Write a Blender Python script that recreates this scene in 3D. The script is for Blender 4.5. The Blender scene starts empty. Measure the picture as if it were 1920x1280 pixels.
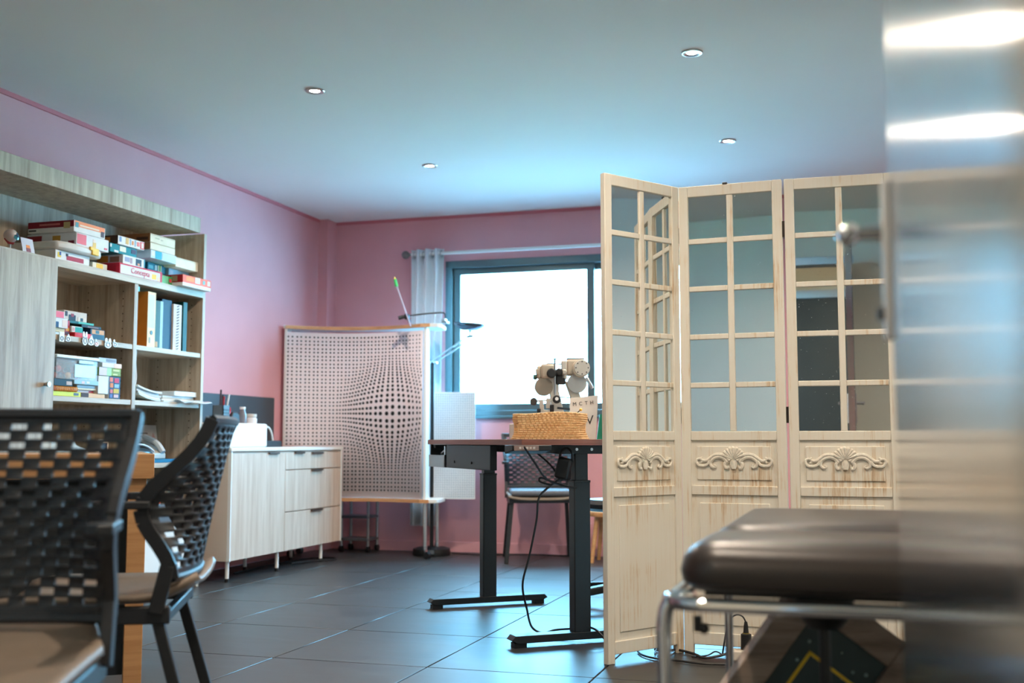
import bpy, bmesh, math, random
from mathutils import Matrix, Vector
random.seed(7)
PI = math.pi
scene = bpy.context.scene
COL = scene.collection

# ------------------------------------------------------------------ camera, world, exposure
CAM = Vector((0.0, 0.0, 0.79))
cam_d = bpy.data.cameras.new('camera'); cam_d.sensor_width = 36.0
cam_d.lens = 36.0 * 2100 / 1920; cam_d.clip_start = 0.05; cam_d.clip_end = 200
cam = bpy.data.objects.new('camera', cam_d); COL.objects.link(cam)
cam.location = CAM
cam.rotation_euler = (PI / 2 + math.atan(188 / 2100), 0, math.radians(17.07))
cam_d.dof.use_dof = True; cam_d.dof.focus_distance = 4.25; cam_d.dof.aperture_fstop = 2.6
scene.camera = cam

W = bpy.data.worlds.new('daylight'); scene.world = W; W.use_nodes = True
bg = W.node_tree.nodes['Background']
bg.inputs['Color'].default_value = (0.21, 0.64, 1.0, 1); bg.inputs['Strength'].default_value = 31.0
pl = bpy.data.lights.new('window_portal', 'AREA'); pl.shape = 'RECTANGLE'; pl.size = 2.1; pl.size_y = 1.12
pl.cycles.is_portal = True
po = bpy.data.objects.new('window_portal', pl); COL.objects.link(po)
po.location = (-1.81, 7.84, 1.545); po.rotation_euler = (-PI / 2, 0, 0)

sd = bpy.data.lights.new('sun', 'SUN'); sd.energy = 680.0; sd.color = (0.30, 0.71, 1.0); sd.angle = math.radians(1.0)
so_ = bpy.data.objects.new('sun', sd); COL.objects.link(so_); so_.rotation_euler = (math.radians(38), 0, math.radians(12))   # shines over the house onto the garden
SPOT_W = 62.0            # one ceiling downlight, watts
scene.view_settings.view_transform = 'Standard'; scene.view_settings.look = 'None'
scene.view_settings.gamma = 1.0; scene.view_settings.use_curve_mapping = False
scene.view_settings.exposure = 0.56
scene.cycles.use_denoising = True
scene.cycles.max_bounces = 10; scene.cycles.diffuse_bounces = 6; scene.cycles.glossy_bounces = 6
scene.cycles.transparent_max_bounces = 12
scene.cycles.sample_clamp_indirect = 8.0

# ------------------------------------------------------------------ materials
def lin(c):
    o = []
    for x in c:
        x = x / 255.0
        o.append(x / 12.92 if x <= 0.04045 else ((x + 0.055) / 1.055) ** 2.4)
    return (o[0], o[1], o[2], 1.0)
_mc = {}
def nt(name):
    m = bpy.data.materials.new(name); m.use_nodes = True
    t = m.node_tree; return m, t, t.nodes['Principled BSDF']
def plain(c, rough=0.5, metal=0.0, var=0.06, scale=18.0, bump=0.0, name=None, coat=0.0, spec=0.5):
    """procedural paint / plastic / metal: a base colour with a little noise in it"""
    key = (tuple(c), rough, metal, var, scale, bump, coat, spec)
    if key in _mc: return _mc[key]
    m, t, b = nt(name or 'paint_%d_%d_%d' % tuple(c))
    L = lin(c)
    tc = t.nodes.new('ShaderNodeTexCoord'); n = t.nodes.new('ShaderNodeTexNoise')
    n.inputs['Scale'].default_value = scale; n.inputs['Detail'].default_value = 3
    t.links.new(tc.outputs['Object'], n.inputs['Vector'])
    r = t.nodes.new('ShaderNodeValToRGB')
    r.color_ramp.elements[0].position = 0.3; r.color_ramp.elements[1].position = 0.7
    r.color_ramp.elements[0].color = tuple(x * (1 - var) for x in L[:3]) + (1,)
    r.color_ramp.elements[1].color = tuple(min(1, x * (1 + var)) for x in L[:3]) + (1,)
    t.links.new(n.outputs['Fac'], r.inputs['Fac']); t.links.new(r.outputs['Color'], b.inputs['Base Color'])
    b.inputs['Roughness'].default_value = rough; b.inputs['Metallic'].default_value = metal
    b.inputs['Specular IOR Level'].default_value = spec
    if coat: b.inputs['Coat Weight'].default_value = coat
    if bump:
        bp = t.nodes.new('ShaderNodeBump'); bp.inputs['Strength'].default_value = bump; bp.inputs['Distance'].default_value = 0.01
        t.links.new(n.outputs['Fac'], bp.inputs['Height']); t.links.new(bp.outputs['Normal'], b.inputs['Normal'])
    _mc[key] = m; return m
def wood(name, c0, c1, stretch=(30, 30, 2), rough=0.5, c2=None, bump=0.15):
    """grain running along the axis with the small stretch factor"""
    m, t, b = nt(name)
    tc = t.nodes.new('ShaderNodeTexCoord'); mp = t.nodes.new('ShaderNodeMapping')
    mp.inputs['Scale'].default_value = stretch
    t.links.new(tc.outputs['Object'], mp.inputs['Vector'])
    n = t.nodes.new('ShaderNodeTexNoise'); n.inputs['Scale'].default_value = 1.0; n.inputs['Detail'].default_value = 6; n.inputs['Roughness'].default_value = 0.65
    n.inputs['Distortion'].default_value = 0.4
    t.links.new(mp.outputs['Vector'], n.inputs['Vector'])
    r = t.nodes.new('ShaderNodeValToRGB'); e = r.color_ramp.elements
    e[0].position = 0.28; e[0].color = lin(c0); e[1].position = 0.62; e[1].color = lin(c1)
    if c2: x = e.new(0.2); x.color = lin(c2)
    t.links.new(n.outputs['Fac'], r.inputs['Fac']); t.links.new(r.outputs['Color'], b.inputs['Base Color'])
    b.inputs['Roughness'].default_value = rough
    if bump:
        bp = t.nodes.new('ShaderNodeBump'); bp.inputs['Strength'].default_value = bump; bp.inputs['Distance'].default_value = 0.004
        t.links.new(n.outputs['Fac'], bp.inputs['Height']); t.links.new(bp.outputs['Normal'], b.inputs['Normal'])
    return m
def emit(name, c, s):
    m, t, b = nt(name); b.inputs['Base Color'].default_value = (*c, 1)
    b.inputs['Emission Color'].default_value = (*c, 1); b.inputs['Emission Strength'].default_value = s
    return m
def clear(name, c=(1, 1, 1), alpha=0.15, rough=0.1):
    m, t, b = nt(name); b.inputs['Base Color'].default_value = (*c, 1); b.inputs['Roughness'].default_value = rough
    b.inputs['Alpha'].default_value = alpha
    return m

# pale paint rubbed through to brown wood
def distressed():
    m, t, b = nt('distressed_cream_paint')
    tc = t.nodes.new('ShaderNodeTexCoord'); mp = t.nodes.new('ShaderNodeMapping'); mp.inputs['Scale'].default_value = (80, 80, 3.2)
    t.links.new(tc.outputs['Object'], mp.inputs['Vector'])
    n = t.nodes.new('ShaderNodeTexNoise'); n.inputs['Scale'].default_value = 1; n.inputs['Detail'].default_value = 7; n.inputs['Roughness'].default_value = 0.7
    t.links.new(mp.outputs['Vector'], n.inputs['Vector'])
    n2 = t.nodes.new('ShaderNodeTexNoise'); n2.inputs['Scale'].default_value = 4; n2.inputs['Detail'].default_value = 4
    t.links.new(tc.outputs['Object'], n2.inputs['Vector'])
    mx = t.nodes.new('ShaderNodeMath'); mx.operation = 'MULTIPLY'
    t.links.new(n.outputs['Fac'], mx.inputs[0]); t.links.new(n2.outputs['Fac'], mx.inputs[1])
    r = t.nodes.new('ShaderNodeValToRGB'); e = r.color_ramp.elements
    e[0].position = 0.12; e[0].color = lin((229, 225, 214)); e[1].position = 0.455; e[1].color = lin((140, 98, 64))
    for p, c in ((0.29, (226, 219, 204)), (0.36, (210, 188, 158))):
        x = e.new(p); x.color = lin(c)
    t.links.new(mx.outputs[0], r.inputs['Fac']); t.links.new(r.outputs['Color'], b.inputs['Base Color'])
    b.inputs['Roughness'].default_value = 0.62
    bp = t.nodes.new('ShaderNodeBump'); bp.inputs['Strength'].default_value = 0.2; bp.inputs['Distance'].default_value = 0.003
    t.links.new(n.outputs['Fac'], bp.inputs['Height']); t.links.new(bp.outputs['Normal'], b.inputs['Normal'])
    return m
def tile_mat():
    m, t, b = nt('slate_tile')
    tc = t.nodes.new('ShaderNodeTexCoord'); oi = t.nodes.new('ShaderNodeObjectInfo')
    ad = t.nodes.new('ShaderNodeVectorMath'); ad.operation = 'ADD'
    sc = t.nodes.new('ShaderNodeVectorMath'); sc.operation = 'SCALE'; sc.inputs['Scale'].default_value = 1.0
    t.links.new(oi.outputs['Location'], sc.inputs[0])
    t.links.new(tc.outputs['Object'], ad.inputs[0]); t.links.new(sc.outputs['Vector'], ad.inputs[1])
    mp = t.nodes.new('ShaderNodeMapping'); mp.inputs['Scale'].default_value = (2.2, 7.0, 1)
    t.links.new(ad.outputs['Vector'], mp.inputs['Vector'])
    n = t.nodes.new('ShaderNodeTexNoise'); n.inputs['Scale'].default_value = 1.6; n.inputs['Detail'].default_value = 7; n.inputs['Roughness'].default_value = 0.6
    n.inputs['Distortion'].default_value = 0.8
    t.links.new(mp.outputs['Vector'], n.inputs['Vector'])
    r = t.nodes.new('ShaderNodeValToRGB'); e = r.color_ramp.elements
    e[0].position = 0.3; e[0].color = lin((36, 38, 40)); e[1].position = 0.72; e[1].color = lin((58, 58, 58))
    t.links.new(n.outputs['Fac'], r.inputs['Fac']); t.links.new(r.outputs['Color'], b.inputs['Base Color'])
    mr = t.nodes.new('ShaderNodeMapRange'); mr.inputs['To Min'].default_value = 0.34; mr.inputs['To Max'].default_value = 0.48
    t.links.new(n.outputs['Fac'], mr.inputs['Value']); t.links.new(mr.outputs['Result'], b.inputs['Roughness'])
    b.inputs['Specular IOR Level'].default_value = 0.7
    return m
def leather():
    m, t, b = nt('black_leatherette')
    tc = t.nodes.new('ShaderNodeTexCoord'); v = t.nodes.new('ShaderNodeTexVoronoi'); v.inputs['Scale'].default_value = 260
    t.links.new(tc.outputs['Object'], v.inputs['Vector'])
    b.inputs['Base Color'].default_value = lin((52, 46, 43)); b.inputs['Roughness'].default_value = 0.34
    bp = t.nodes.new('ShaderNodeBump'); bp.inputs['Strength'].default_value = 0.06; bp.inputs['Distance'].default_value = 0.002
    t.links.new(v.outputs['Distance'], bp.inputs['Height']); t.links.new(bp.outputs['Normal'], b.inputs['Normal'])
    return m
def mirror_mat():
    m, t, b = nt('old_mirror')
    tc = t.nodes.new('ShaderNodeTexCoord'); n = t.nodes.new('ShaderNodeTexNoise'); n.inputs['Scale'].default_value = 140; n.inputs['Detail'].default_value = 2
    t.links.new(tc.outputs['Object'], n.inputs['Vector'])
    r = t.nodes.new('ShaderNodeValToRGB'); e = r.color_ramp.elements
    e[0].position = 0.70; e[0].color = (0.015, 0.015, 0.015, 1); e[1].position = 0.78; e[1].color = (0.35, 0.35, 0.35, 1)
    t.links.new(n.outputs['Fac'], r.inputs['Fac']); t.links.new(r.outputs['Color'], b.inputs['Roughness'])
    b.inputs['Base Color'].default_value = (0.86, 0.88, 0.86, 1); b.inputs['Metallic'].default_value = 1.0
    return m
def brushed():
    m, t, b = nt('brushed_steel')
    tc = t.nodes.new('ShaderNodeTexCoord'); mp = t.nodes.new('ShaderNodeMapping'); mp.inputs['Scale'].default_value = (4, 4, 300)
    t.links.new(tc.outputs['Object'], mp.inputs['Vector'])
    n = t.nodes.new('ShaderNodeTexNoise'); n.inputs['Scale'].default_value = 1; n.inputs['Detail'].default_value = 2
    t.links.new(mp.outputs['Vector'], n.inputs['Vector'])
    mr = t.nodes.new('ShaderNodeMapRange'); mr.inputs['To Min'].default_value = 0.125; mr.inputs['To Max'].default_value = 0.155
    t.links.new(n.outputs['Fac'], mr.inputs['Value']); t.links.new(mr.outputs['Result'], b.inputs['Roughness'])
    b.inputs['Base Color'].default_value = (0.46, 0.46, 0.455, 1); b.inputs['Metallic'].default_value = 1.0
    return m

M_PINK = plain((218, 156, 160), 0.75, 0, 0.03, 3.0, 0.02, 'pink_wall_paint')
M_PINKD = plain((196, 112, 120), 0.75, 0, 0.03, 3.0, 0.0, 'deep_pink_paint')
M_CEIL = plain((232, 232, 230), 0.85, 0, 0.01, 2.0, 0.0, 'white_ceiling_paint')
M_GREYG = plain((216, 216, 206), 0.8, 0, 0.02, 3.0, 0.0, 'grey_green_wall_paint')
M_BEIGE = plain((205, 184, 155), 0.8, 0, 0.02, 3.0, 0.0, 'beige_wall_paint')
M_TILE = tile_mat()
M_GROUT = plain((128, 130, 130), 0.7, 0, 0.08, 40, 0, 'pale_grout')
M_FRAME = plain((92, 112, 116), 0.35, 0.3, 0.03, 20, 0, 'grey_window_aluminium')
M_WHITE = plain((236, 236, 233), 0.4, 0, 0.01, 12, 0, 'white_laminate')
M_BLACK = plain((24, 26, 28), 0.45, 0, 0.05, 30, 0, 'black_plastic')
M_DARKM = plain((37, 41, 44), 0.42, 0.2, 0.05, 60, 0, 'black_powder_coat')
M_CHROME = plain((225, 228, 232), 0.07, 1.0, 0.01, 10, 0, 'chrome')
M_STEEL = plain((190, 192, 194), 0.28, 1.0, 0.03, 40, 0, 'satin_steel')
M_ASH = wood('pale_ash_laminate', (146, 124, 102), (196, 180, 158), (34, 26, 1.8), 0.5, (116, 94, 74))
M_ASHH = wood('pale_ash_laminate_horizontal', (160, 142, 122), (206, 192, 172), (34, 1.8, 26), 0.5, (130, 110, 90))
M_ASHW = wood('whitewashed_ash_front', (188, 164, 144), (216, 198, 182), (26, 30, 1.6), 0.42)
M_OAK = wood('honey_oak', (176, 124, 78), (206, 156, 106), (2, 30, 30), 0.4)
M_PLY = wood('plywood_edge', (190, 132, 84), (214, 160, 112), (8, 8, 60), 0.5)
M_CREAM = distressed(); M_MIRROR = mirror_mat(); M_LEATHER = leather(); M_BRUSH = brushed()
M_RUST = wood('reddish_desk_edge', (112, 66, 52), (140, 88, 72), (4, 4, 60), 0.45)

# ------------------------------------------------------------------ mesh helpers
class MB:
    def __init__(self): self.v = []; self.f = []
    def add(self, vs, fs, M=None):
        o = len(self.v)
        for p in vs:
            p = Vector(p); self.v.append(tuple(M @ p if M else p))
        for f in fs: self.f.append(tuple(i + o for i in f))
        return self
    def box(self, x0, y0, z0, x1, y1, z1, M=None):
        return self.add([(x0, y0, z0), (x1, y0, z0), (x1, y1, z0), (x0, y1, z0), (x0, y0, z1), (x1, y0, z1), (x1, y1, z1), (x0, y1, z1)],
                        [(0, 3, 2, 1), (4, 5, 6, 7), (0, 1, 5, 4), (1, 2, 6, 5), (2, 3, 7, 6), (3, 0, 4, 7)], M)
    def bar(self, p0, p1, w, h, up=(0, 0, 1)):
        """rectangular bar from p0 to p1, w sideways, h along up"""
        p0 = Vector(p0); p1 = Vector(p1); d = (p1 - p0); L = d.length; d.normalize()
        s = d.cross(Vector(up)); s = s.normalized() if s.length > 1e-6 else Vector((1, 0, 0)); u = s.cross(d)
        M = Matrix((( s.x, d.x, u.x, p0.x), (s.y, d.y, u.y, p0.y), (s.z, d.z, u.z, p0.z), (0, 0, 0, 1)))
        return self.box(-w / 2, 0, -h / 2, w / 2, L, h / 2, M)
    def cyl(self, p0, p1, r0, r1=None, n=14, M=None):
        p0 = Vector(p0); p1 = Vector(p1); r1 = r0 if r1 is None else r1
        d = (p1 - p0).normalized(); a = d.orthogonal().normalized(); b = d.cross(a)
        vs = []
        for k in range(n):
            t = 2 * PI * k / n; q = a * math.cos(t) + b * math.sin(t)
            vs += [p0 + q * r0, p1 + q * r1]
        fs = [(2 * k, 2 * ((k + 1) % n), 2 * ((k + 1) % n) + 1, 2 * k + 1) for k in range(n)]
        fs += [tuple(2 * k for k in range(n))[::-1], tuple(2 * k + 1 for k in range(n))]
        return self.add(vs, fs, M)
    def tube(self, pts, r, n=8, closed=False, M=None, flat=None):
        pts = [Vector(p) for p in pts]; N = len(pts)
        rs = r if isinstance(r, (list, tuple)) else [r] * N
        vs = []; prev = None
        for i, p in enumerate(pts):
            if closed: d = pts[(i + 1) % N] - pts[i - 1]
            else: d = pts[min(i + 1, N - 1)] - pts[max(i - 1, 0)]
            d.normalize()
            if prev is None: a = d.orthogonal().normalized()
            else:
                a = prev - d * prev.dot(d)
                a = a.normalized() if a.length > 1e-6 else d.orthogonal().normalized()
            prev = a; b = d.cross(a)
            for k in range(n):
                t = 2 * PI * k / n; q = (a * math.cos(t) + b * math.sin(t)) * rs[i]
                if flat: q = Vector((q.x * flat[0], q.y * flat[1], q.z * flat[2]))
                vs.append(p + q)
        fs = []
        for i in range(N if closed else N - 1):
            j = (i + 1) % N
            for k in range(n):
                l = (k + 1) % n; fs.append((i * n + k, i * n + l, j * n + l, j * n + k))
        if not closed: fs += [tuple(range(n))[::-1], tuple((N - 1) * n + k for k in range(n))]
        return self.add(vs, fs, M)
    def lathe(self, prof, c=(0, 0, 0), n=20, M=None, cap=True):
        vs = []; P = len(prof)
        for k in range(n):
            t = 2 * PI * k / n
            for (r, z) in prof: vs.append((c[0] + r * math.cos(t), c[1] + r * math.sin(t), c[2] + z))
        fs = []
        for k in range(n):
            l = (k + 1) % n
            for i in range(P - 1): fs.append((k * P + i, l * P + i, l * P + i + 1, k * P + i + 1))
        if cap:
            if prof[0][0] > 1e-6: fs.append(tuple(k * P for k in range(n))[::-1])
            if prof[-1][0] > 1e-6: fs.append(tuple(k * P + P - 1 for k in range(n)))
        return self.add(vs, fs, M)
    def sph(self, c, r, s=(1, 1, 1), n=14, m=9, M=None):
        prof = [(r * math.sin(PI * i / m), -r * math.cos(PI * i / m)) for i in range(m + 1)]
        vs = []; fs = []
        for k in range(n):
            t = 2 * PI * k / n
            for (q, z) in prof: vs.append((c[0] + q * math.cos(t) * s[0], c[1] + q * math.sin(t) * s[1], c[2] + z * s[2]))
        P = m + 1
        for k in range(n):
            l = (k + 1) % n
            for i in range(m): fs.append((k * P + i, l * P + i, l * P + i + 1, k * P + i + 1))
        return self.add(vs, fs, M)
    def prism(self, poly, z0, z1, M=None):
        n = len(poly); vs = [(x, y, z0) for x, y in poly] + [(x, y, z1) for x, y in poly]
        fs = [tuple(range(n))[::-1], tuple(range(n, 2 * n))] + [(i, (i + 1) % n, n + (i + 1) % n, n + i) for i in range(n)]
        return self.add(vs, fs, M)
    def sheet(self, fn, nu, nv, skip=None, M=None):
        vs = [fn(i / nu, j / nv) for j in range(nv + 1) for i in range(nu + 1)]
        fs = []
        for j in range(nv):
            for i in range(nu):
                if skip and skip(i, j): continue
                a = j * (nu + 1) + i; fs.append((a, a + 1, a + nu + 2, a + nu + 1))
        return self.add(vs, fs, M)

def spline(pts, k=6):
    """Catmull-Rom through the points"""
    P = [Vector(p) for p in pts]; o = []
    for i in range(len(P) - 1):
        a = P[max(i - 1, 0)]; b = P[i]; c = P[i + 1]; d = P[min(i + 2, len(P) - 1)]
        for s in range(k):
            t = s / k
            o.append(0.5 * ((2 * b) + (c - a) * t + (2 * a - 5 * b + 4 * c - d) * t * t + (3 * b - a - 3 * c + d) * t ** 3))
    o.append(P[-1]); return o

def obj(name, mb, mat, parent=None, bevel=0.0, smooth=True, solid=0.0, sub=0, loc=None, rot=None, weld=False, kind=None, label=None, seg=2):
    me = bpy.data.meshes.new(name); me.from_pydata(mb.v, [], mb.f)
    bm = bmesh.new(); bm.from_mesh(me)
    if weld: bmesh.ops.remove_doubles(bm, verts=bm.verts, dist=1e-5)
    bmesh.ops.recalc_face_normals(bm, faces=bm.faces)
    bm.to_mesh(me); bm.free()
    if smooth:
        me.polygons.foreach_set('use_smooth', [True] * len(me.polygons)); me.set_sharp_from_angle(angle=math.radians(38))
    me.materials.append(mat)
    o = bpy.data.objects.new(name, me); COL.objects.link(o)
    if parent: o.parent = parent
    if loc: o.location = loc
    if rot: o.rotation_euler = rot
    if solid:
        s = o.modifiers.new('thickness', 'SOLIDIFY'); s.thickness = solid; s.offset = 0
    if sub:
        s = o.modifiers.new('smooth', 'SUBSURF'); s.levels = sub; s.render_levels = sub
    if bevel:
        s = o.modifiers.new('edges', 'BEVEL'); s.width = bevel; s.segments = seg; s.limit_method = 'ANGLE'
    if kind: o['kind'] = kind
    if label: o['label'] = label
    return o
def tag(o, label, cat, group=None):
    o['label'] = label; o['category'] = cat
    if group: o['group'] = group
    return o
def thing(name, label, cat, loc=(0, 0, 0), rotz=0.0, group=None):
    o = bpy.data.objects.new(name, None); COL.objects.link(o); o.location = loc; o.rotation_euler = (0, 0, rotz)
    o.empty_display_size = 0.05
    return tag(o, label, cat, group)
def struct(name, mb, mat, label=None, **k):
    o = obj(name, mb, mat, **k); o['kind'] = 'structure'
    if label: o['label'] = label
    return o
def dup(root, loc, rotz, label, group=None):
    r = root.copy(); COL.objects.link(r); r.location = loc; r.rotation_euler = (0, 0, rotz); r['label'] = label
    if group: r['group'] = group
    for ch in list(root.children):
        c = ch.copy(); COL.objects.link(c); c.parent = r
        for g in list(ch.children):
            d = g.copy(); COL.objects.link(d); d.parent = c
    return r
def text(name, s, size, mat, M, parent=None, extrude=0.0004):
    cu = bpy.data.curves.new(name, 'FONT'); cu.body = s; cu.size = size; cu.extrude = extrude
    cu.align_x = 'CENTER'; cu.align_y = 'CENTER'; cu.resolution_u = 3
    t = bpy.data.objects.new('tmp', cu); COL.objects.link(t)
    me = bpy.data.meshes.new_from_object(t.evaluated_get(bpy.context.evaluated_depsgraph_get()))
    bpy.data.objects.remove(t); bpy.data.curves.remove(cu)
    me.transform(M); me.materials.clear(); me.materials.append(mat); me.name = name
    o = bpy.data.objects.new(name, me); COL.objects.link(o)
    if parent: o.parent = parent
    return o
def basis(o, x, y, z):
    x = Vector(x); y = Vector(y); z = Vector(z)
    return Matrix(((x.x, y.x, z.x, o[0]), (x.y, y.y, z.y, o[1]), (x.z, y.z, z.z, o[2]), (0, 0, 0, 1)))

# ------------------------------------------------------------------ the room
XL, XR, YB, YN, H = -3.835, 2.6, 7.68, 0.18, 2.455
fl = struct('floor', MB().box(XL - 0.2, -1.7, -0.06, XR + 0.2, YB + 0.15, -0.006), M_GROUT, 'dark slate tiled floor with pale joints')
# tiles, one object each
PX, PY, G = 0.6035, 0.64, 0.0028
tm = None; n = 0
i0, i1 = -5, 5
for i in range(i0, i1 + 1):
    for j in range(-5, 7):
        x0 = -0.866 + i * PX; y0 = 3.765 + j * PY
        ax0, ax1 = max(x0 + G, XL), min(x0 + PX - G, XR); ay0, ay1 = max(y0 + G, -1.65), min(y0 + PY - G, YB)
        if ax1 - ax0 < 0.02 or ay1 - ay0 < 0.02: continue
        full = abs((ax1 - ax0) - (PX - 2 * G)) < 1e-6 and abs((ay1 - ay0) - (PY - 2 * G)) < 1e-6
        c = ((ax0 + ax1) / 2, (ay0 + ay1) / 2, 0)
        if full and tm:
            o = tm.copy(); COL.objects.link(o); o.location = c
        else:
            w, d = (ax1 - ax0) / 2, (ay1 - ay0) / 2
            o = obj('tile', MB().box(-w, -d, -0.012, w, d, 0), M_TILE, fl, bevel=0.0012, loc=c, seg=1)
            if full: tm = o
struct('ceiling', MB().box(XL - 0.2, -1.7, H, XR + 0.2, YB + 0.2, H + 0.1), M_CEIL, 'plain white ceiling')
struct('wall_left', MB().box(XL - 0.15, YN - 0.1, 0, XL, YB + 0.15, H), M_PINK, 'dusty pink painted wall behind the bookcase')
struct('wall_right', MB().box(XR, YN - 0.1, 0, XR + 0.15, YB + 0.15, H), M_GREYG, 'grey green wall on the far right, seen in the mirrors')
wx0, wx1, wz0, wz1 = -2.87, -0.76, 0.975, 2.115
wb = MB()
wb.box(XL, YB, 0, wx0, YB + 0.2, H); wb.box(wx1, YB, 0, XR, YB + 0.2, H)
wb.box(wx0, YB, 0, wx1, YB + 0.2, wz0); wb.box(wx0, YB, wz1, wx1, YB + 0.2, H)
struct('wall_back', wb, M_PINK, 'pink painted wall around the window')
struct('trim_1', MB().box(XL, 7.53, 0, -3.757, YB, H), M_PINK, 'narrow pink boxed pilaster in the corner')
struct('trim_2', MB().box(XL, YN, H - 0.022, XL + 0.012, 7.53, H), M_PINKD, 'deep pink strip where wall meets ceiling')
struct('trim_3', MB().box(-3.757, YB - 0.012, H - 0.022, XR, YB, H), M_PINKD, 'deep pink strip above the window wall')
struct('baseboard_back', MB().box(-3.757, YB - 0.014, 0, XR, YB, 0.075), M_PINK, 'pink skirting board under the window', bevel=0.004)
struct('baseboard_left', MB().box(XL, YN, 0, XL + 0.014, 7.53, 0.075), M_PINK, 'pink skirting board along the left wall', bevel=0.004)
# near wall with the doorway the view comes through, and the passage behind it
wn = MB()
wn.box(XL, YN, 0, -0.95, 0.30, H); wn.box(0.095, YN, 0, XR, 0.30, H); wn.box(-0.95, YN, 2.08, 0.095, 0.30, H)
struct('wall_near', wn, M_GREYG, 'grey green wall with the doorway, seen in the mirrors')
wc = MB()
wc.box(-2.1, -1.7, 0, 1.6, -1.6, H); wc.box(-2.1, -1.6, 0, -2.0, YN, H)
struct('wall_passage', wc, M_GREYG, 'grey green passage wall behind the doorway')
struct('wall_passage_side', MB().box(1.2, -1.6, 0, 1.3, YN, H), M_BEIGE, 'beige passage side wall')
fr = MB()
fr.box(-0.99, 0.17, 0, -0.93, 0.31, 2.10); fr.box(-0.99, 0.17, 2.06, 0.13, 0.31, 2.12)
struct('trim_4', fr, M_STEEL, 'grey metal door frame', bevel=0.003)
d3 = struct('door_2', MB().box(-0.62, -1.6, 0.01, 0.22, -1.55, 2.05), plain((52, 60, 62), 0.5, 0, 0.05, 8), 'dark grey passage door seen in the mirror', bevel=0.003)
obj('door_frame', MB().box(-0.70, -1.6, 0, -0.62, -1.53, 2.10).box(0.22, -1.6, 0, 0.30, -1.53, 2.10).box(-0.70, -1.6, 2.05, 0.30, -1.53, 2.12), M_STEEL, d3)
obj('handle', MB().box(-0.58, -1.55, 0.93, -0.54, -1.54, 1.16).cyl((-0.56, -1.55, 1.05), (-0.56, -1.49, 1.05), 0.009).cyl((-0.56, -1.49, 1.05), (-0.43, -1.49, 1.05), 0.009), M_STEEL, d3)
# steel door leaf standing open beside the lens
dl = struct('door_1', MB().box(0.043, 0.32, 0.008, 0.083, 1.372, 2.05), M_BRUSH, 'brushed steel door standing open at the right edge', bevel=0.0015)
obj('dark_face', MB().box(0.083, 0.325, 0.01, 0.086, 1.367, 2.045), plain((50, 58, 62), 0.5, 0, 0.05, 8), dl)
obj('backplate', MB().box(0.033, 1.318, 0.905, 0.043, 1.352, 1.088), plain((246, 246, 246), 0.35, 0.0, 0.01), dl, bevel=0.003)
hd = MB()
hd.cyl((0.043, 1.335, 1.029), (0.0, 1.335, 1.029), 0.0085)
hd.sph((-0.004, 1.335, 1.029), 0.0135)
hd.cyl((0.030, 1.335, 1.029), (0.036, 1.335, 1.029), 0.013)
obj('handle', hd, M_CHROME, dl)
obj('key_cylinder', MB().cyl((0.034, 1.335, 0.935), (0.026, 1.335, 0.935), 0.008), M_BLACK, dl)
hb = MB()
hb.box(0.086, 1.318, 0.905, 0.094, 1.352, 1.088); hb.cyl((0.094, 1.335, 1.029), (0.135, 1.335, 1.029), 0.0085); hb.cyl((0.135, 1.34, 1.029), (0.135, 1.22, 1.029), 0.0085)
obj('rear_handle', hb, M_STEEL, dl)

# window
win = bpy.data.objects.new('window_1', None); COL.objects.link(win); win['kind'] = 'structure'; win['label'] = 'wide sliding window with grey blue frame'
wf = MB(); yo0, yo1 = YB - 0.005, YB + 0.10
wf.box(wx0, yo0, wz1 - 0.055, wx1, yo1, wz1); wf.box(wx0, yo0, wz0, wx1, yo1, wz0 + 0.04)
wf.box(wx0, yo0, wz0 + 0.04, wx0 + 0.05, yo1, wz1 - 0.055); wf.box(wx1 - 0.05, yo0, wz0 + 0.04, wx1, yo1, wz1 - 0.055)
obj('window_frame', wf, M_FRAME, win, bevel=0.004)
for (a, b, yy) in ((wx0 + 0.05, -1.757, YB + 0.03), (-1.812, wx1 - 0.05, YB + 0.065)):
    s = MB(); z0, z1 = wz0 + 0.04, wz1 - 0.055
    s.box(a, yy, z0, b, yy + 0.03, z0 + 0.05); s.box(a, yy, z1 - 0.045, b, yy + 0.03, z1)
    s.box(a, yy, z0 + 0.05, a + 0.055, yy + 0.03, z1 - 0.045); s.box(b - 0.055, yy, z0 + 0.05, b, yy + 0.03, z1 - 0.045)
    so = obj('sash', s, M_FRAME, win, bevel=0.003)
    gl = clear('window_glass_%d' % (yy * 1000), (0.9, 1, 1), 0.04, 0.02)
    obj('pane', MB().box(a + 0.055, yy + 0.012, z0 + 0.05, b - 0.055, yy + 0.018, z1 - 0.045), gl, so)
obj('window_sill', MB().box(wx0 - 0.02, YB - 0.03, wz0 - 0.02, wx1 + 0.02, YB + 0.1, wz0), M_FRAME, win, bevel=0.004)
# garden outside
struct('ground', MB().box(-14, YB + 0.25, -0.4, 12, 40, -0.3), plain((226, 228, 226), 0.9, 0, 0.05, 1.0), 'pale ground outside the window')
struct('added_dark_strip', MB().box(-14, YB + 0.25, -0.3, 12, 11.4, -0.27), plain((96, 98, 100), 0.95, 0, 0.1, 6.0), 'dark ground strip added below the window to dim the ceiling beside it')  # added dark ground: less light bounces onto the ceiling by the window
random.seed(3)
hm = MB()
for k in range(260):
    x = -9 + random.random() * 12; z = -0.3 + random.random() * 1.25; y = 14 + random.random() * 1.4
    hm.sph((x, y, z), 0.16 + random.random() * 0.14, (1, 1, 0.8), 7, 4)
tag(obj('hedge', hm, plain((180, 196, 160), 0.9, 0, 0.25, 2.0)), 'pale sunlit hedge in the garden beyond the window', 'hedge')

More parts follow.
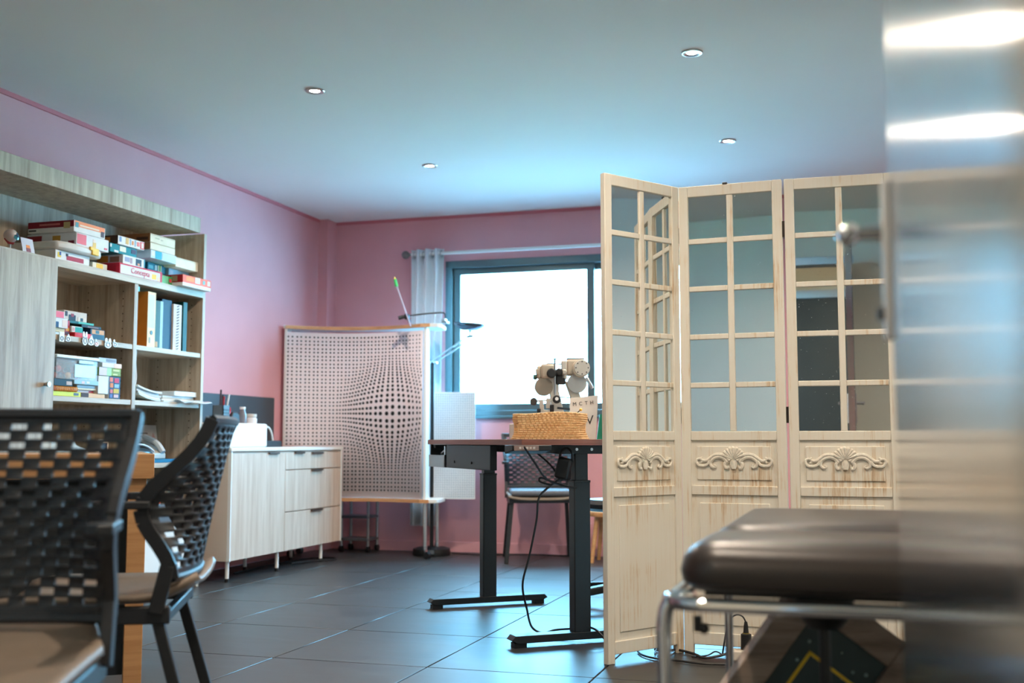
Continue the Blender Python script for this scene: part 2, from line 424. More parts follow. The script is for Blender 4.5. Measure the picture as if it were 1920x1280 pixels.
# curtain, rod
def curtain(name, label, x0, x1, zt, zb, y, folds):
    def fn(u, v):
        w = x0 + (x1 - x0) * u + 0.03 * (0.5 - u) * v
        a = 0.028 + 0.012 * v
        return (w - 0.015 * v, y + a * math.sin(2 * PI * folds * u + 0.6 * v) + 0.006 * math.sin(9 * u + 5 * v), zt + (zb - zt) * v)
    o = obj(name, MB().sheet(fn, 72, 14), plain((226, 230, 234), 0.8, 0, 0.02, 60, 0, 'white_curtain_cloth'), solid=0.002)
    tag(o, label, 'curtain'); return o
cu = curtain('curtain', 'white eyelet curtain bunched at the left side of the window', -3.10, -2.845, 2.195, 0.19, 7.575, 3.5)
for k in range(4):
    e = MB(); x = -3.075 + k * 0.07
    e.tube([(x, 7.575 + 0.024 * math.cos(t), 2.155 + 0.024 * math.sin(t)) for t in [2 * PI * q / 14 for q in range(14)]], 0.004, 6, True)
    obj('eyelet', e, M_STEEL, cu)
r = thing('curtain_rod', 'thin white curtain rod with ball finial above the window', 'curtain rod', (-1.8, YB, 2.16))
obj('rod', MB().cyl((-1.30, -0.105, 0), (1.35, -0.105, 0), 0.0125), M_WHITE, r)
obj('finial', MB().sph((-1.345, -0.105, 0), 0.030).cyl((-1.32, -0.105, 0), (-1.30, -0.105, 0), 0.010), plain((120, 112, 108), 0.35, 0.6), r)
obj('finial', MB().sph((1.385, -0.105, 0), 0.030).cyl((1.36, -0.105, 0), (1.34, -0.105, 0), 0.010), plain((120, 112, 108), 0.35, 0.6), r)
for x in (-1.285, 1.33):
    obj('bracket', MB().cyl((x, -0.105, 0), (x, 0, 0), 0.008).cyl((x, -0.008, 0), (x, 0, 0), 0.022), M_STEEL, r)

# downlights
M_LED = emit('lit_downlight', (1.0, 0.93, 0.82), 30.0)
def downlight(x, y, label, zz=H):
    t = thing('downlight', label, 'ceiling light', (x, y, zz), 0, 'recessed ceiling downlights')
    obj('bezel', MB().lathe([(0.022, 0.0), (0.031, -0.006), (0.043, -0.007), (0.047, -0.003), (0.047, 0.0)], n=28, cap=False), M_STEEL, t)
    obj('lens', MB().lathe([(0.0, -0.0025), (0.0245, -0.0025)], n=24, cap=False), M_LED, t)
    ld = bpy.data.lights.new('spot', 'SPOT'); ld.energy = SPOT_W; ld.color = (1.0, 0.83, 0.66); ld.spot_size = math.radians(165); ld.spot_blend = 0.9; ld.shadow_soft_size = 0.035
    lo = bpy.data.objects.new('spot_light', ld); COL.objects.link(lo); lo.parent = t; lo.location = (0, 0, -0.02)
downlight(-2.425, 4.70, 'lit recessed downlight nearest the bookcase wall')
downlight(-2.43, 6.22, 'lit recessed downlight nearest the curtain, on the ceiling')
downlight(-0.635, 4.70, 'large lit recessed downlight highest in the picture, above the folding screen')
downlight(-0.645, 6.18, 'lit recessed downlight just above the top of the folding screen')
for (x, y) in ((-0.64, 3.2), (-0.64, 1.7), (1.15, 1.9), (1.15, 3.4), (1.15, 4.9), (1.15, 6.3)):  # unseen lamps, added because the room needs more light
    downlight(x, y, 'unseen ceiling downlight added to light the room')
downlight(-1.3, -0.8, 'recessed passage downlight outside the view'); downlight(0.6, -0.8, 'recessed passage downlight nearer the steel door, outside the view')

# ------------------------------------------------------------------ folding screen with mirror panes
def carving():
    """shell between two acanthus scrolls; drawn in units of the relief, x right, y up, z out"""
    b = MB(); S = 0.00017
    def C(pts, r0, r1, mirror=True, k=5):
        for sg in ((1, -1) if mirror else (1,)):
            q = spline([(sg * (x - 910) * S, (520 - y) * S * 0.95, 0.004) for x, y in pts], k)
            N = len(q); b.tube(q, [1.3 * (r0 + (r1 - r0) * i / (N - 1)) * S for i in range(N)], 7, flat=(1, 1, 0.75))
    C([(1000, 400), (1080, 310), (1200, 262), (1330, 272), (1430, 340), (1520, 402), (1600, 392), (1625, 350), (1600, 335)], 40, 20)
    C([(1050, 440), (1120, 350), (1230, 318), (1340, 345), (1415, 430), (1410, 520), (1350, 560), (1310, 532), (1340, 505)], 36, 17)
    C([(1430, 395), (1480, 480), (1560, 520), (1680, 512), (1735, 440), (1720, 372), (1650, 360), (1605, 410), (1640, 450)], 28, 20)
    C([(1050, 420), (1100, 480), (1085, 560), (1045, 575), (1030, 540)], 34, 22)
    C([(1180, 300), (1260, 285), (1350, 320)], 14, 10)
    C([(910, 400), (912, 480), (910, 590)], 34, 40, False)
    C([(955, 420), (965, 500), (940, 570)], 18, 22)
    for i in range(9):
        a = math.radians(28 + 124 * i / 8); R = 235 + 35 * math.sin(math.radians(28 + 124 * i / 8))
        p0 = (40 * math.cos(a) * S, (140 + 30 * math.sin(a)) * S, 0.004); p1 = (R * math.cos(a) * S, (120 + R * math.sin(a)) * S, 0.007)
        b.tube(spline([p0, ((p0[0] + p1[0]) / 2, (p0[1] + p1[1]) / 2, 0.008), p1], 4), [20 * S + 20 * S * i2 / 8 for i2 in range(9)], 7)
        b.sph((p1[0], p1[1], 0.006), 40 * S, (1, 1, 0.8), 9, 6)
    b.lathe([(0.0, 0.006), (150 * S, 0.0045), (190 * S, 0.0)], (0, 200 * S, 0), 16)
    return b
scr = thing('folding_screen', 'cream distressed wooden folding screen with mirror panes and carved shells', 'folding screen', (-0.65, 4.31, 0))
PW, PH, TH = 0.392, 1.78, 0.024
def rel(p): return (p[0] + 0.65, p[1] - 4.31, 0)
carv_mesh = None
def screen_panel(p0, p1, width):
    """panel-local: x along the panel from p0, y = thickness (front at -y), z up"""
    global carv_mesh
    a = math.atan2(p1[1] - p0[1], p1[0] - p0[0]); w = width
    st = 0.036
    f = MB()
    f.box(0, -TH / 2, 0, st, TH / 2, PH); f.box(w - st, -TH / 2, 0, w, TH / 2, PH)
    for z0, z1 in ((PH - 0.042, PH), (0.795, 0.83), (0.59, 0.625), (0.032, 0.078)):
        f.box(st, -TH / 2 + 0.001, z0, w - st, TH / 2 - 0.001, z1)
    p = obj('panel', f, M_CREAM, scr, bevel=0.0025, loc=rel(p0), rot=(0, 0, a))
    # glazing bars
    gz0, gz1 = 0.83, PH - 0.042; mw = 0.024; pw = (w - 2 * st - mw) / 2; ph = (gz1 - gz0 - 4 * 0.021) / 5
    obj('glazing_bar', MB().box(w / 2 - mw / 2, -0.008, gz0, w / 2 + mw / 2, 0.008, gz1), M_CREAM, p, bevel=0.003)
    for k in range(1, 5):
        z = gz0 + k * ph + (k - 1) * 0.021
        for s0 in (st, w / 2 + mw / 2):
            obj('glazing_bar', MB().box(s0, -0.008, z, s0 + pw, 0.008, z + 0.021), M_CREAM, p, bevel=0.003)
    for k in range(5):
        for s0 in (st, w / 2 + mw / 2):
            z = gz0 + k * (ph + 0.021)
            obj('mirror_pane', MB().box(s0, -0.0015, z, s0 + pw, 0.0015, z + ph), M_MIRROR, p, smooth=False)
    # boards, each a sunk field with a raised centre
    for z0, z1, e in ((0.625, 0.795, 0.022), (0.078, 0.59, 0.030)):
        obj('board', MB().box(st, -0.004, z0, w - st, 0.004, z1), M_CREAM, p, smooth=False)
        obj('raised_field', MB().box(st + e, -0.0085, z0 + e, w - st - e, 0.0085, z1 - e), M_CREAM, p, bevel=0.002)
    M = basis((w / 2, -0.0085, 0.70), (1, 0, 0), (0, 0, 1), (0, -1, 0))
    if carv_mesh is None:
        b = carving(); c = obj('carving', MB().add(b.v, b.f), plain((228, 221, 206), 0.6, 0, 0.12, 90), p)
        carv_mesh = c.data
    else:
        c = bpy.data.objects.new('carving', carv_mesh); COL.objects.link(c); c.parent = p
    c.matrix_local = M
    return p
P1 = screen_panel((-0.876, 3.99), (-0.653, 4.315), 0.394)
P2 = screen_panel((-0.643, 4.322), (-0.25, 4.296), 0.394)
P3 = screen_panel((-0.241, 4.298), (0.153, 4.304), 0.394)
for (pn, zs) in ((P1, (1.56, 0.86, 0.2)), (P2, (1.56, 0.86, 0.2))):
    for z in zs:
        obj('hinge', MB().box(0.392, -0.006, z, 0.405, 0.010, z + 0.06).cyl((0.3985, 0.010, z), (0.3985, 0.010, z + 0.06), 0.004), plain((46, 38, 34), 0.5, 0.5), pn)
obj('clip', MB().box(0.172, -0.014, PH - 0.002, 0.19, 0.014, PH + 0.006), M_BLACK, P2, bevel=0.002)

# ------------------------------------------------------------------ display board with the bulging dot pattern
brd = thing('dot_pattern_board', 'curved white board printed with bulging black dots, on castors', 'display board', (-3.315, 7.065, 0), math.radians(10.5))
HW, SAG = 0.485, 0.17
def arc(x): return SAG * (1 - (x / HW) ** 2)
bz0, bz1 = 0.405, 1.555
M_SHEET = plain((232, 222, 226), 0.6, 0, 0.015, 4, 0, 'printed_white_sheet')
sh = obj('sheet', MB().sheet(lambda u, v: (-HW + 2 * HW * u, arc(-HW + 2 * HW * u), bz0 + (bz1 - bz0) * v), 36, 2), M_SHEET, brd, solid=0.004)
NC, NR = 18.2, 20.6; cw = 2 * HW / NC; chh = (bz1 - bz0 - 0.05) / NR
bc = (0.75 * NC, 0.50 * NR); RB = 8.2
def warp(i, j):
    dx, dy = i - bc[0], j - bc[1]; r = math.hypot(dx, dy); q = min(r / RB, 1)
    s = 1 + 0.95 * (1 - q) ** 2
    return bc[0] + dx * s, bc[1] + dy * s, s
def onsheet(i, j, off):
    x = -HW + i * cw; return (x, arc(x) - off, bz0 + 0.035 + j * chh)
db = MB()
for ci in range(-4, 24):
    for cj in range(-4, 26):
        for ox in (0.27, 0.73):
            for oy in (0.27, 0.73):
                wi, wj, s = warp(ci + ox, cj + oy)
                if not (0.15 < wi < NC - 0.12 and 0.1 < wj < NR - 0.1): continue
                r = 0.0064 * s * (1 + 0.30 * max(0, s - 1)); c = onsheet(wi, wj, 0.003)
                tx = Vector((1, -2 * SAG * c[0] / HW ** 2, 0)).normalized()
                sx = 0.8 if wi > NC * 0.9 else 1
                db.add([Vector(c) + tx * (r * sx * math.cos(t)) + Vector((0, 0, r * math.sin(t))) for t in [2 * PI * k / 10 for k in range(10)]], [tuple(range(10))])
obj('printed_dots', db, plain((12, 20, 24), 0.7, 0, 0.02), sh, smooth=False, kind='stuff', label='black dots swelling towards the right')
lb = MB()
def line(pts):
    for a, b in zip(pts, pts[1:]):
        if not all(0 <= p[0] <= NC and 0 <= p[1] <= NR for p in (a, b)): continue
        A = Vector(onsheet(*a, 0.0024)); B = Vector(onsheet(*b, 0.0024)); d = (B - A).normalized(); s = d.cross(Vector((0, 1, 0))).normalized() * 0.0007
        lb.add([A - s, B - s, B + s, A + s], [(0, 1, 2, 3)])
for ci in range(-4, 24): line([warp(ci, -4 + k * 0.5)[:2] for k in range(60)])
for cj in range(-4, 26): line([warp(-4 + k * 0.5, cj)[:2] for k in range(56)])
obj('printed_grid', lb, plain((238, 206, 198), 0.7, 0, 0.02), sh, smooth=False, kind='stuff', label='thin salmon grid lines')
def plank(z0, z1, ext):
    front = [(-HW - 0.015 + (2 * HW + 0.03) * k / 16, 0) for k in range(17)]
    front = [(x, max(arc(max(-HW, min(HW, x))), 0) - 0.012) for x, _ in front]
    poly = front + [(HW + ext - 0.05, -0.010), (HW + ext - 0.015, 0.005), (HW + ext, 0.045), (HW + ext, 0.24), (HW + ext - 0.05, 0.28), (-HW, 0.28), (-HW - 0.015, 0.25)]
    return MB().prism(poly, z0, z1)
for z0, ext in ((0.375, 0.12), (1.575, 0.12)):
    pk = obj('plywood_shelf', plank(z0, z0 + 0.026, ext), M_WHITE, brd, bevel=0.003)
    e = MB()
    for k in range(16):
        x0 = -HW + 2 * HW * k / 16; x1 = -HW + 2 * HW * (k + 1) / 16
        e.bar((x0, arc(x0) - 0.014, z0 + 0.013), (x1, arc(x1) - 0.014, z0 + 0.013), 0.005, 0.024)
    e.box(HW - 0.015, -0.018, z0 + 0.001, HW + 0.05, -0.011, z0 + 0.025)
    obj('bare_plywood_edge', e, M_PLY, pk)
for x in (-HW - 0.012, HW + 0.008):
    obj('upright', MB().prism([(0.0, 0.395), (0.13, 0.395), (0.10, 1.58), (-0.002, 1.58)], x, x + 0.02, basis((0, 0, 0), (0, 1, 0), (0, 0, 1), (1, 0, 0))), M_WHITE, brd, bevel=0.003)
obj('grid_sheet', MB().box(HW + 0.03, 0.275, 0.39, HW + 0.325, 0.281, 1.14), plain((226, 232, 236), 0.6, 0, 0.01), brd, label='white grid-lined sheet behind the board')
gl = MB()
for k in range(1, 19): gl.box(HW + 0.03 + k * 0.0158, 0.2735, 0.40, HW + 0.0318 + k * 0.0158, 0.2752, 1.13)
for k in range(1, 46): gl.box(HW + 0.035, 0.2735, 0.39 + k * 0.0163, HW + 0.32, 0.2752, 0.3918 + k * 0.0163)
obj('grid_lines', gl, plain((150, 172, 186), 0.7), brd, kind='stuff', smooth=False)
def caster_leg(x, y, top):
    l = obj('leg', MB().cyl((x, y, 0.075), (x, y, top), 0.013), plain((205, 210, 214), 0.25, 0.8), brd)
    c = MB(); c.cyl((x, y, 0.062), (x, y, 0.085), 0.017); c.bar((x, y, 0.066), (x + 0.02, y - 0.008, 0.03), 0.026, 0.010)
    obj('caster_fork', c, M_CHROME, l)
    obj('caster_wheel', MB().cyl((x + 0.012, y - 0.020, 0.025), (x + 0.026, y + 0.004, 0.025), 0.025, n=16), M_BLACK, l)
for x, y in ((HW + 0.02, 0.02), (HW + 0.06, 0.26), (-HW + 0.03, 0.04), (-HW + 0.03, 0.25)): caster_leg(x, y, 0.375)

# clamp arm with the stick on top of the board
cl = thing('clamp_arm', 'black jointed clamp arm gripping a stick above the dot board', 'clamp', (-2.69, 7.20, 1.601))
obj('clip', MB().box(-0.02, -0.03, 0.0, 0.02, 0.03, 0.014).box(-0.012, -0.045, 0.014, 0.012, 0.0, 0.03), plain((190, 196, 198), 0.3, 0.7), cl, bevel=0.003)
obj('arm', MB().tube(spline([(0, 0, 0.02), (-0.005, -0.003, 0.065), (-0.03, -0.01, 0.075), (-0.13, -0.06, 0.065), (-0.235, -0.13, 0.045)], 6), 0.0055, 8), M_BLACK, cl)
obj('joint', MB().sph((-0.235, -0.13, 0.042), 0.022).cyl((-0.245, -0.135, 0.042), (-0.285, -0.155, 0.030), 0.013).cyl((-0.235, -0.13, 0.055), (-0.215, -0.12, 0.0), 0.010), M_BLACK, cl)
stk = thing('fixation_stick', 'pale rod with green and yellow tip held by the clamp', 'rod', (-2.905, 7.055, 1.585))
obj('rod', MB().cyl((0.015, 0.004, -0.01), (-0.078, -0.028, 0.265), 0.0055, n=8), plain((196, 190, 208), 0.4), stk)
obj('green_tip', MB().cyl((-0.078, -0.028, 0.262), (-0.088, -0.033, 0.312), 0.012, 0.010, 10), plain((70, 196, 96), 0.4), stk)
obj('yellow_cap', MB().cyl((-0.088, -0.033, 0.312), (-0.090, -0.034, 0.328), 0.009, 0.003, 10), plain((240, 205, 70), 0.4), stk)

# uplighter floor lamp
lp = thing('floor_lamp', 'black and chrome uplighter floor lamp behind the dot board', 'floor lamp', (-2.875, 7.44, 0))
obj('base', MB().lathe([(0.0, 0), (0.13, 0), (0.135, 0.01), (0.13, 0.045), (0.10, 0.055), (0.02, 0.06), (0.0, 0.06)], n=28), M_BLACK, lp)
obj('base_switch', MB().box(0.02, -0.139, 0.02, 0.07, -0.128, 0.045), plain((120, 128, 132), 0.3, 0.6), lp)
obj('pole', MB().cyl((0, 0, 0.05), (0, 0, 1.36), 0.013), M_DARKM, lp)
am = MB(); am.cyl((0.0, -0.012, 1.36), (0.27, -0.02, 1.53), 0.0055); am.cyl((0.02, 0.012, 1.35), (0.285, 0.01, 1.52), 0.0055); am.cyl((-0.02, 0, 1.355), (0.035, 0, 1.355), 0.012)
obj('swing_arm', am, M_CHROME, lp)
obj('neck', MB().cyl((0.28, -0.01, 1.52), (0.285, -0.01, 1.57), 0.008).cyl((0.26, -0.01, 1.528), (0.31, -0.01, 1.532), 0.010), M_STEEL, lp)
obj('bowl', MB().lathe([(0.012, 0.0), (0.06, 0.012), (0.10, 0.034), (0.122, 0.056)], (0, 0, 0), 30, Matrix.Translation((0.285, -0.01, 1.562)) @ Matrix.Rotation(math.radians(4), 4, 'Y'), cap=False), plain((96, 108, 118), 0.2, 0.8), lp, solid=0.003)

# trolley frame glimpsed under the board
tr = thing('metal_trolley', 'small grey metal trolley glimpsed under the dot board', 'trolley', (-3.5, 7.5, 0))
for (x, y) in ((-0.09, -0.02), (0.12, -0.02), (-0.09, 0.14), (0.12, 0.14)):
    obj('post', MB().cyl((x, y, 0.03), (x, y, 0.5), 0.011), plain((168, 172, 176), 0.35, 0.7), tr)
    obj('wheel', MB().cyl((x - 0.012, y, 0.022), (x + 0.012, y, 0.022), 0.022), M_BLACK, tr)
for z in (0.08, 0.24): obj('shelf', MB().box(-0.10, -0.03, z, 0.13, 0.15, z + 0.018), plain((110, 112, 116), 0.4, 0.3), tr, bevel=0.002)

# ------------------------------------------------------------------ sideboard under the wall panel
sb = thing('sideboard', 'white sideboard with pale wood door and three drawers on short legs', 'sideboard', (-3.396, 5.637, 0))
M_SIDE = plain((214, 200, 186), 0.5, 0, 0.01)
SL = 1.434
obj('body', MB().box(-0.285, 0.0, 0.117, -0.018, SL, 0.735), M_SIDE, sb, bevel=0.002)
obj('top', MB().box(-0.29, -0.006, 0.735, 0.004, SL + 0.006, 0.757), M_WHITE, sb, bevel=0.003)
obj('end_panel', MB().box(-0.018, SL - 0.018, 0.117, 0.001, SL, 0.735), M_WHITE, sb)
obj('end_panel', MB().box(-0.018, 0.0, 0.117, 0.001, 0.012, 0.735), M_WHITE, sb)
dd = obj('door', MB().box(-0.017, 0.014, 0.119, 0.0, 0.633, 0.722), M_ASHW, sb, bevel=0.0015)
obj('handle', MB().box(-0.003, 0.42, 0.716, 0.012, 0.54, 0.728), plain((110, 100, 94), 0.35, 0.7), dd)
for z0, z1 in ((0.119, 0.352), (0.358, 0.612), (0.618, 0.722)):
    dd = obj('drawer', MB().box(-0.017, 0.637, z0, 0.0, SL - 0.02, z1), M_ASHW, sb, bevel=0.0015)
    obj('handle', MB().box(-0.003, 0.98, z1 - 0.010, 0.014, 1.13, z1 + 0.002), plain((104, 92, 86), 0.35, 0.7), dd)
    if z1 > 0.7: obj('handle', MB().box(-0.003, 0.75, z1 - 0.006, 0.012, 0.87, z1 + 0.006), plain((104, 92, 86), 0.35, 0.7), dd)
for y in (0.03, 0.60, 1.19):
    for x in (-0.03, -0.25):
        l = obj('leg', MB().cyl((x, y, 0.018), (x, y, 0.118), 0.011), M_WHITE, sb)
        obj('foot', MB().cyl((x, y, 0), (x, y, 0.020), 0.012), M_BLACK, l)
wb2 = obj('white_box', MB().box(-0.113, -0.27, 0, 0.113, 0.26, 0.142), M_WHITE, bevel=0.012, loc=(-3.575, 5.90, 0.758))
tag(wb2, 'plain white lift-up box standing on the sideboard', 'box')
wp = obj('wall_panel', MB().box(-0.006, -0.50, -0.165, 0.006, 0.50, 0.165), plain((62, 70, 78), 0.55, 0.1, 0.08, 4), bevel=0.002, loc=(XL + 0.007, 6.385, 0.925))
tag(wp, 'dark slate grey panel fixed on the wall above the sideboard', 'wall panel')
zt = 0.901
ph = thing('pen_holder', 'grey slatted pen pot full of pens on the white box', 'pen holder', (-3.531, 5.738, zt))
obj('pot', MB().box(-0.035, -0.035, 0, 0.035, 0.035, 0.006).box(-0.035, -0.035, 0, -0.031, 0.035, 0.10).box(0.031, -0.035, 0, 0.035, 0.035, 0.10).box(-0.035, -0.035, 0, 0.035, -0.031, 0.10).box(-0.035, 0.031, 0, 0.035, 0.035, 0.10), plain((86, 100, 108), 0.5), ph)
sl = MB()
for k in range(4): sl.box(0.0345, -0.03, 0.015 + k * 0.018, 0.037, 0.03, 0.024 + k * 0.018)
obj('slot', sl, M_BLACK, ph)
for dx, dy, tx, ty, h, c in ((0, -0.015, 0.0, 0.01, 0.19, (60, 44, 44)), (0.01, 0.0, 0.02, -0.02, 0.15, (180, 40, 44)), (-0.01, 0.012, -0.01, 0.035, 0.16, (26, 26, 30)), (0.012, 0.018, 0.01, 0.03, 0.165, (220, 222, 220))):
    obj('pen', MB().cyl((dx, dy, 0.01), (dx + tx, dy + ty, h), 0.0055, n=8), plain(c, 0.4), ph)
t = thing('pin_clip', 'red pin-shaped clip standing on the white box', 'clip', (-3.540, 5.825, zt))
obj('loop', MB().tube([(0, 0.021 * math.cos(a), 0.072 + 0.021 * math.sin(a)) for a in [2 * PI * k / 18 for k in range(18)]], 0.008, 8, True).cyl((0, 0, 0.052), (0, 0.004, 0.0), 0.009, 0.004), plain((206, 42, 54), 0.4), t)
t = thing('black_pouch', 'small black pouch beside the red clip', 'pouch', (-3.550, 5.902, zt))
obj('pouch_body', MB().prism([(-0.045, 0), (0.045, 0), (0.042, 0.05), (0.02, 0.064), (-0.03, 0.066), (-0.045, 0.04)], -0.02, 0.02, basis((0, 0, 0), (0, 1, 0), (0, 0, 1), (1, 0, 0))), M_BLACK, t, bevel=0.006)
t = thing('small_bottle', 'small clear bottle with white cap on the white box', 'bottle', (-3.559, 6.024, zt))
obj('bottle_body', MB().lathe([(0.024, 0), (0.026, 0.01), (0.026, 0.05), (0.017, 0.075), (0.016, 0.085)], n=16), plain((120, 122, 130), 0.15, 0, 0.03, 20), t)
obj('cap', MB().cyl((0, 0, 0.085), (0, 0, 0.100), 0.018), M_WHITE, t)
t = thing('lidded_jar', 'squat white jar with pale lid beside the small bottle', 'jar', (-3.550, 6.099, zt))
obj('jar_body', MB().lathe([(0.040, 0), (0.042, 0.02), (0.042, 0.028), (0.036, 0.036)], n=20), plain((214, 206, 206), 0.4), t)
obj('lid', MB().lathe([(0.034, 0.036), (0.040, 0.042), (0.040, 0.058), (0.0, 0.060)], n=20), plain((206, 196, 184), 0.4), t)
t = thing('headset', 'white headset band over a black case on the sideboard', 'headset', (-3.540, 6.291, 0.758))
obj('band', MB().tube(spline([(0, -0.075, 0.01), (0, -0.06, 0.08), (0, 0.0, 0.125), (0, 0.055, 0.09), (0, 0.08, 0.01)], 8), 0.006, 8), M_WHITE, t)
obj('case', MB().box(-0.03, -0.10, 0, 0.03, 0.14, 0.04), M_BLACK, t, bevel=0.006)
t = tag(obj('power_cable', MB().tube(spline([(-3.52, 6.6, 0.008), (-3.44, 6.75, 0.012), (-3.36, 6.88, 0.008), (-3.40, 6.98, 0.008), (-3.5, 6.96, 0.008), (-3.56, 6.8, 0.01), (-3.6, 6.4, 0.008), (-3.58, 6.0, 0.008)], 8), 0.006, 6), M_BLACK), 'black cable looped on the floor under the sideboard', 'cable')

# ------------------------------------------------------------------ bookcase
BX = -3.48                                   # front plane
bk = thing('bookcase', 'tall pale ash bookcase with open shelves and a cupboard door', 'bookcase', (BX, 3.2, 0))
def B(y): return y - 3.2
D = -0.347
obj('crown', MB().box(D, B(3.2), 1.952, 0.0, B(5.40), 2.036), M_ASH, bk, bevel=0.002)
obj('back_panel', MB().box(D, B(3.2), 0.06, D + 0.008, B(5.44), 1.952), M_ASH, bk)
obj('side_panel', MB().box(D, B(5.44), 0, 0.0, B(5.465), 1.955), M_ASH, bk, bevel=0.0015)
obj('side_panel', MB().box(D, B(3.2), 0, 0.0, B(3.225), 1.952), M_ASH, bk, bevel=0.0015)
obj('divider', MB().box(D, B(4.825), 0.06, -0.003, B(4.855), 1.590), M_ASH, bk, bevel=0.0015)
obj('divider', MB().box(D, B(4.215), 0.06, -0.018, B(4.24), 1.590), M_ASH, bk, bevel=0.0015)
obj('long_shelf', MB().box(D, B(3.225), 1.590, 0.001, B(5.44), 1.625), M_ASHH, bk, bevel=0.002)
for z in (1.280, 1.000, 0.680, 0.36, 0.08):
    obj('shelf', MB().box(D, B(4.24), z - 0.025, -0.006, B(4.825), z), M_ASHH, bk, bevel=0.0015)
    obj('shelf', MB().box(D, B(4.855), z - 0.025, -0.006, B(5.44), z), M_ASHH, bk, bevel=0.0015)
dr = obj('door', MB().box(-0.017, B(3.23), 0.07, 0.003, B(4.243), 1.618), M_ASH, bk, bevel=0.0015)
obj('knob', MB().cyl((0.003, B(4.184), 1.047), (0.022, B(4.184), 1.047), 0.007, 0.012).cyl((0.022, B(4.184), 1.047), (0.028, B(4.184), 1.047), 0.012), M_STEEL, dr)
pn = MB()
for y in (4.8245, 5.4395):
    for x in (-0.07, -0.28):
        for k in range(30):
            z = 0.45 + k * 0.038
            if abs((z % 0.3) - 0.0) < 0.0: continue
            pn.cyl((x, B(y) - 0.0006, z), (x, B(y) + 0.0004, z), 0.0035, n=6)
obj('shelf_pin_holes', pn, plain((70, 50, 38), 0.8), bk, kind='stuff')

def gbox(name, label, Y0, Y1, z0, z1, xf, dep, c, front=(), side=(), cat='game box', rough=0.45, txt=None, rot=0.0, group=None, bev=0.002):
    cy = (Y0 + Y1) / 2; hw = (Y1 - Y0) / 2; h = z1 - z0
    o = obj(name, MB().box(-dep, -hw, 0, 0, hw, h), plain(c, rough, spec=0.2), bevel=bev, loc=(xf, cy, z0), rot=(0, 0, rot))
    tag(o, label, cat, group)
    for k, (u0, v0, u1, v1, cc) in enumerate(front):
        obj('printed_label', MB().box(-0.0005, -hw + 2 * hw * u0, h * v0, 0.0006 + 0.0003 * k, -hw + 2 * hw * u1, h * v1), plain(cc, 0.5, spec=0.2), o, smooth=False)
    for k, (u0, v0, u1, v1, cc) in enumerate(side):
        obj('printed_label', MB().box(-dep + dep * u0, -hw - 0.0006 - 0.0003 * k, h * v0, -dep + dep * u1, -hw + 0.0005, h * v1), plain(cc, 0.5, spec=0.2), o, smooth=False)
    if txt:
        s, size, col, u, v = txt
        text('lettering', s, size, plain(col, 0.5), basis((0.0022, -hw + 2 * hw * u, h * v), (0, 1, 0), (0, 0, 1), (1, 0, 0)), o)
    return o
WH = (228, 228, 226); CR = (232, 224, 200); TE = (24, 128, 138)
G1 = 'boxed games on the top shelf'
zs = 1.6255
gbox('game_box', 'white game box with red lettering, lowest in the pile by the cupboard door', 4.25, 4.49, zs, 1.672, -3.50, 0.26, WH, [(0.06, 0.3, 0.16, 0.8, (232, 196, 70)), (0.11, 0.5, 0.16, 0.85, (60, 80, 140)), (0.32, 0.18, 0.82, 0.62, (168, 36, 58)), (0.30, 0.55, 0.36, 0.8, (40, 40, 50))], [(0.1, 0.2, 0.5, 0.7, (150, 120, 96))], group=G1)
tr = obj('plastic_case', MB().prism([(-0.30, -0.16), (-0.02, -0.16), (0.0, -0.10), (0.0, 0.10), (-0.02, 0.16), (-0.05, 0.175), (-0.30, 0.175)], 0, 0.041), plain((222, 222, 218), 0.3), bevel=0.012, loc=(-3.475, 4.41, 1.674))
tag(tr, 'grey white plastic carry case with rounded corners in the pile', 'case')
obj('yellow_latch', MB().box(-0.004, 0.06, 0.006, 0.006, 0.11, 0.040).box(-0.004, 0.045, 0.026, 0.006, 0.065, 0.044), plain((236, 188, 40), 0.4), tr, bevel=0.003)
gbox('game_box', 'white game box with pink square and cupcake picture', 4.39, 4.63, 1.717, 1.777, -3.50, 0.28, (222, 226, 230), [(0.02, 0.12, 0.3, 0.92, (226, 108, 120)), (0.5, 0.1, 0.6, 0.55, (232, 196, 120)), (0.5, 0.5, 0.58, 0.75, (236, 222, 214)), (0.86, 0.15, 0.95, 0.3, (230, 120, 140))], [(0.0, 0.05, 0.3, 0.85, (140, 40, 50)), (0.52, 0.15, 0.68, 0.8, (196, 150, 70)), (0.84, 0.1, 0.96, 0.35, (120, 40, 60))], group=G1)
gbox('game_box', 'maroon and orange game box topmost of the pile by the cupboard door', 4.37, 4.60, 1.778, 1.832, -3.50, 0.26, (226, 226, 224), [(0.02, 0.5, 0.98, 0.98, (238, 142, 96)), (0.18, 0.58, 0.80, 0.72, (240, 220, 200)), (0.04, 0.42, 0.14, 0.85, (96, 160, 170)), (0.86, 0.1, 0.96, 0.6, (90, 80, 90))], [(0.0, 0.42, 1.0, 0.99, (120, 18, 34)), (0.25, 0.62, 0.70, 0.78, (190, 110, 110)), (0.78, 0.3, 0.92, 0.85, (190, 170, 120)), (0.02, 0.15, 0.18, 0.3, (80, 80, 80))], group=G1)
gbox('game_box', 'small box with yellow print between the piles on the top shelf', 4.54, 4.65, zs, 1.660, -3.52, 0.12, (226, 216, 190), [(0.25, 0.1, 0.7, 0.9, (232, 180, 40)), (0.75, 0.2, 0.95, 0.9, (200, 190, 170))], group=G1)
